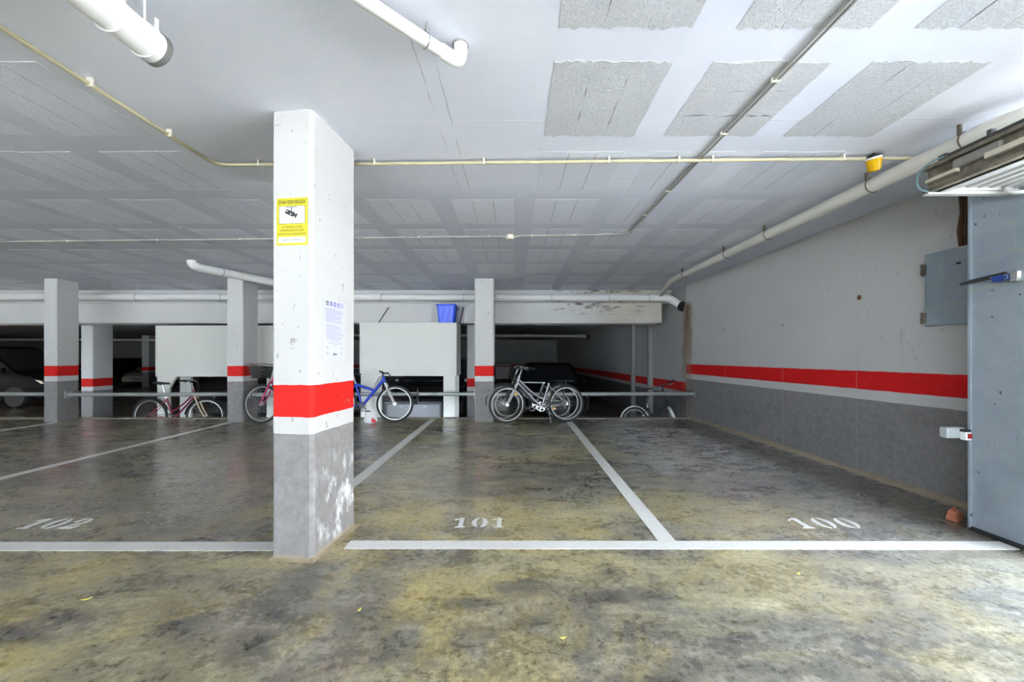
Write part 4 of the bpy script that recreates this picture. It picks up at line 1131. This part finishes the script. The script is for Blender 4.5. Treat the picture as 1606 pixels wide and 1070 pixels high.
# ------------------------------------------------------------------ vehicles on the lower level
M_glass=simple('dark_window_glass',(.02,.022,.025),.08,var=.05)
M_tail=simple('tail_lamp_red',(.30,.01,.01),.2)
M_lamp=simple('head_lamp_glass',(.6,.6,.6),.12,.4)
def car(label,loc,heading,paint_m,L=4.2,W=1.75,H=1.45,van=False):
    t=thing('car',label,'car',loc,(0,0,heading),local=True)
    hb=H*.60; hl=.26
    xs=[-L/2,-L/2+.10,-L/2+.35,-L*.18,L*.10,L*.24,L/2-.45,L/2-.12,L/2]
    bel=[hb*.86,hb*.95,hb,hb,hb*.98,hb*.94,hb*.82,hb*.72,hb*.60]
    hw=[.40,.46,.49,.5,.5,.5,.485,.45,.40]
    rings=[]
    for x,z,w in zip(xs,bel,hw):
        w=W*w
        rings.append([(x,-w*.92,hl),(x,-w,hl+.18),(x,-w,z-.12),(x,-w*.93,z),(x,w*.93,z),(x,w,z-.12),(x,w,hl+.18),(x,w*.92,hl)])
    m=MB(); m.loft(rings); body=m.build('body',paint_m,t,True)
    # greenhouse
    gx=[(-L/2+.12 if van else -L/2+.30),(-L/2+.25 if van else -L/2+.75),L*.02,L*.30]
    gz=[hb*.95,H,H,hb*.93]; gw=[.44,.38,.38,.45]
    rings=[]
    roof=[]
    for x,z,w in zip(gx,gz,gw):
        rings.append([(x,-W*w,z-.06),(x,-W*w*.92,z),(x,W*w*.92,z),(x,W*w,z-.06)])
    m=MB(); 
    base=lambda x,w:[(x,-W*w,hb*.9),(x,W*w,hb*.9)]
    m.loft([[(gx[0],-W*.46,hb*.9),(gx[3],-W*.46,hb*.9),(gx[3],W*.46,hb*.9),(gx[0],W*.46,hb*.9)],
            [(gx[1],-W*.38,H-.05),(gx[2],-W*.38,H-.05),(gx[2],W*.38,H-.05),(gx[1],W*.38,H-.05)],
            [(gx[1]+.08,-W*.34,H),(gx[2]-.10,-W*.34,H),(gx[2]-.10,W*.34,H),(gx[1]+.08,W*.34,H)]]); m.build('cabin',paint_m,t,True)
    def quad(a,b_,c,d,name,off):
        m=MB(); n=(Vector(b_)-Vector(a)).cross(Vector(d)-Vector(a)).normalized()*off
        m.extr([Vector(p)+n*.2 for p in (a,b_,c,d)],n); m.build(name,M_glass,t)
    def lp(p,q,f): return Vector(p).lerp(Vector(q),f)
    z0=hb*.9; zt=H-.05
    for s in (-1,1):
        A0=(gx[0],s*W*.46,z0); B0=(gx[3],s*W*.46,z0); A1=(gx[1],s*W*.38,zt); B1=(gx[2],s*W*.38,zt)
        a=lp(lp(A0,A1,.2),lp(B0,B1,.2),.08); b1=lp(lp(A0,A1,.2),lp(B0,B1,.2),.48); c=lp(lp(A0,A1,.9),lp(B0,B1,.9),.48); d=lp(lp(A0,A1,.9),lp(B0,B1,.9),.08)
        e=lp(lp(A0,A1,.2),lp(B0,B1,.2),.52); f=lp(lp(A0,A1,.2),lp(B0,B1,.2),.93); g=lp(lp(A0,A1,.9),lp(B0,B1,.9),.93); h_=lp(lp(A0,A1,.9),lp(B0,B1,.9),.52)
        o=.012*(-s)
        quad(a,b1,c,d,'side_window',-o if s<0 else -o); quad(e,f,g,h_,'side_window',-o)
    for (xa,xb,nm,sg) in ((gx[3],gx[2],'windscreen',1),(gx[0],gx[1],'rear_window',-1)):
        P=[(xa,-W*.46,z0),(xa,W*.46,z0),(xb,W*.38,zt),(xb,-W*.38,zt)]
        bl=lp(lp(P[0],P[3],.14),lp(P[1],P[2],.14),.06); br=lp(lp(P[0],P[3],.14),lp(P[1],P[2],.14),.94); tr_=lp(lp(P[0],P[3],.93),lp(P[1],P[2],.93),.94); tl=lp(lp(P[0],P[3],.93),lp(P[1],P[2],.93),.06)
        quad(bl,br,tr_,tl,nm,.012*sg)
    for x in (-L*.30,L*.31):
        for s in (-1,1):
            m=MB(); m.lathe([(.19,-.10),(.29,-.10),(.315,-.06),(.315,.06),(.29,.10),(.19,.10)],(x,s*(W*.5-.09),.315),24,'y'); w=m.build('wheel',M_tire,t,True)
            m=MB(); m.lathe([(.02,-.03),(.19,-.05),(.19,.05),(.02,.03)],(x,s*(W*.5-.06),.315),20,'y'); m.build('hubcap',simple('dull_hubcap',(.03,.03,.03),.6),w,True)
    for s in (-1,1):
        m=MB(); m.loft([[(L/2-.16,s*W*.30,hb*.62),(L/2-.16,s*W*.45,hb*.64),(L/2-.30,s*W*.47,hb*.74),(L/2-.22,s*W*.30,hb*.73)],[(L/2-.02,s*W*.28,hb*.56),(L/2-.06,s*W*.42,hb*.58),(L/2-.16,s*W*.455,hb*.72),(L/2-.10,s*W*.28,hb*.70)]]); m.build('headlight',M_lamp,t)
        m=MB(); m.cbox((-L/2-.012,s*W*.36-.10,hb*.62),(-L/2+.08,s*W*.36+.10,hb*.80),.02); m.build('tail_light',M_tail,t)
        m=MB(); m.cbox((L*.22,s*(W*.5+.02)-.06,hb*.95),(L*.22+.10,s*(W*.5+.02)+.06,hb*1.07),.02); m.build('wing_mirror',paint_m,t)
        m=MB(); m.box((-.02,s*W*.5-.008,hb*.80),(.16,s*W*.5+.010,hb*.83)); m.build('door_handle',M_chrome,t)
    m=MB(); m.cbox((L/2-.10,-W*.42,hl-.02),(L/2+.05,W*.42,hl+.22),.04); m.build('front_bumper',paint_m,t)
    m=MB(); m.cbox((-L/2-.05,-W*.42,hl-.02),(-L/2+.10,W*.42,hl+.24),.04); m.build('rear_bumper',paint_m,t)
    m=MB(); m.box((L/2-.05,-W*.22,hl+.24),(L/2+.012,W*.22,hb*.58)); m.build('grille',M_black,t)
    m=MB(); m.box((L/2+.05,-.26,hl+.06),(L/2+.060,.26,hl+.17)); m.build('number_plate',simple('dull_plate',(.22,.22,.21),.5),t)
    return t
M_carblack=simple('black_car_paint',(.010,.010,.012),.18,var=.05,coat=.5)
M_cardark=simple('dark_car_paint',(.006,.006,.007),.5,var=.05); M_cardark.node_tree.nodes['Principled BSDF'].inputs['Specular IOR Level'].default_value=.12
M_carsilver=simple('silver_car_paint',(.42,.39,.34),.3,.3,var=.05)
FACE=-PI/2
car('tall black vehicle at the left edge of the photo on the lower level',(-15.8,12.45,ZL),0,M_cardark,4.3,1.85,1.82,True)
car('dark car parked under the pale locker',(-5.85,10.75,ZL),FACE,M_carblack,4.2,1.75,1.45)
car('dark car parked under the cream locker',(-2.12,11.3,ZL),FACE,M_carblack,4.3,1.75,1.45)
car('low black car added in the dark right of the silver bicycles on the lower level',(1.05,11.9,ZL),FACE,M_cardark,4.3,1.75,1.30)  # added car; its black body stands in for the darkness there
car('pale silver car far back between pillars on the lower level',(-18.9,21.9,ZL),FACE,M_carsilver,4.0,1.7,1.45)
car('distant dark car left of the pale silver car',(-21.2,21.6,ZL),FACE,M_cardark,4.0,1.7,1.42)

# ------------------------------------------------------------------ small litter on the floor
M_dry=simple('dry_leaf',(.55,.50,.10),.7); 
def leaf(x,y,a,s,label):
    m=MB(Matrix.Translation((x,y,.002))@Matrix.Rotation(a,4,'Z')); n=8
    pts=[(s*math.cos(2*PI*i/n)*(1.0 if i%4 else 1.5),s*.5*math.sin(2*PI*i/n)) for i in range(n)]
    m.loft([[(px,py,.001+.004*abs(px)/s) for px,py in pts],[(px*.9,py*.9,.003+.004*abs(px)/s) for px,py in pts]])
    tag(m.build('fallen_leaf',M_dry),label,'leaf','fallen leaves on the floor')
for a in ((.17,6.72,.3,.03,'yellow leaf on the floor below the silver bicycles'),(-2.02,1.88,.6,.014,'yellow leaf left of the foot of the near pillar'),
          (-.70,1.80,1.2,.010,'tiny yellow leaf right of the near pillar in the aisle'),(-2.9,5.2,.4,.022,'dry leaf in the left bay behind the number'),
          (1.5,2.1,.5,.012,'dry leaf in front of the right bay number'),(.2,1.62,.1,.01,'tiny dry leaf nearest the bottom edge of the photo')):
    leaf(*a)
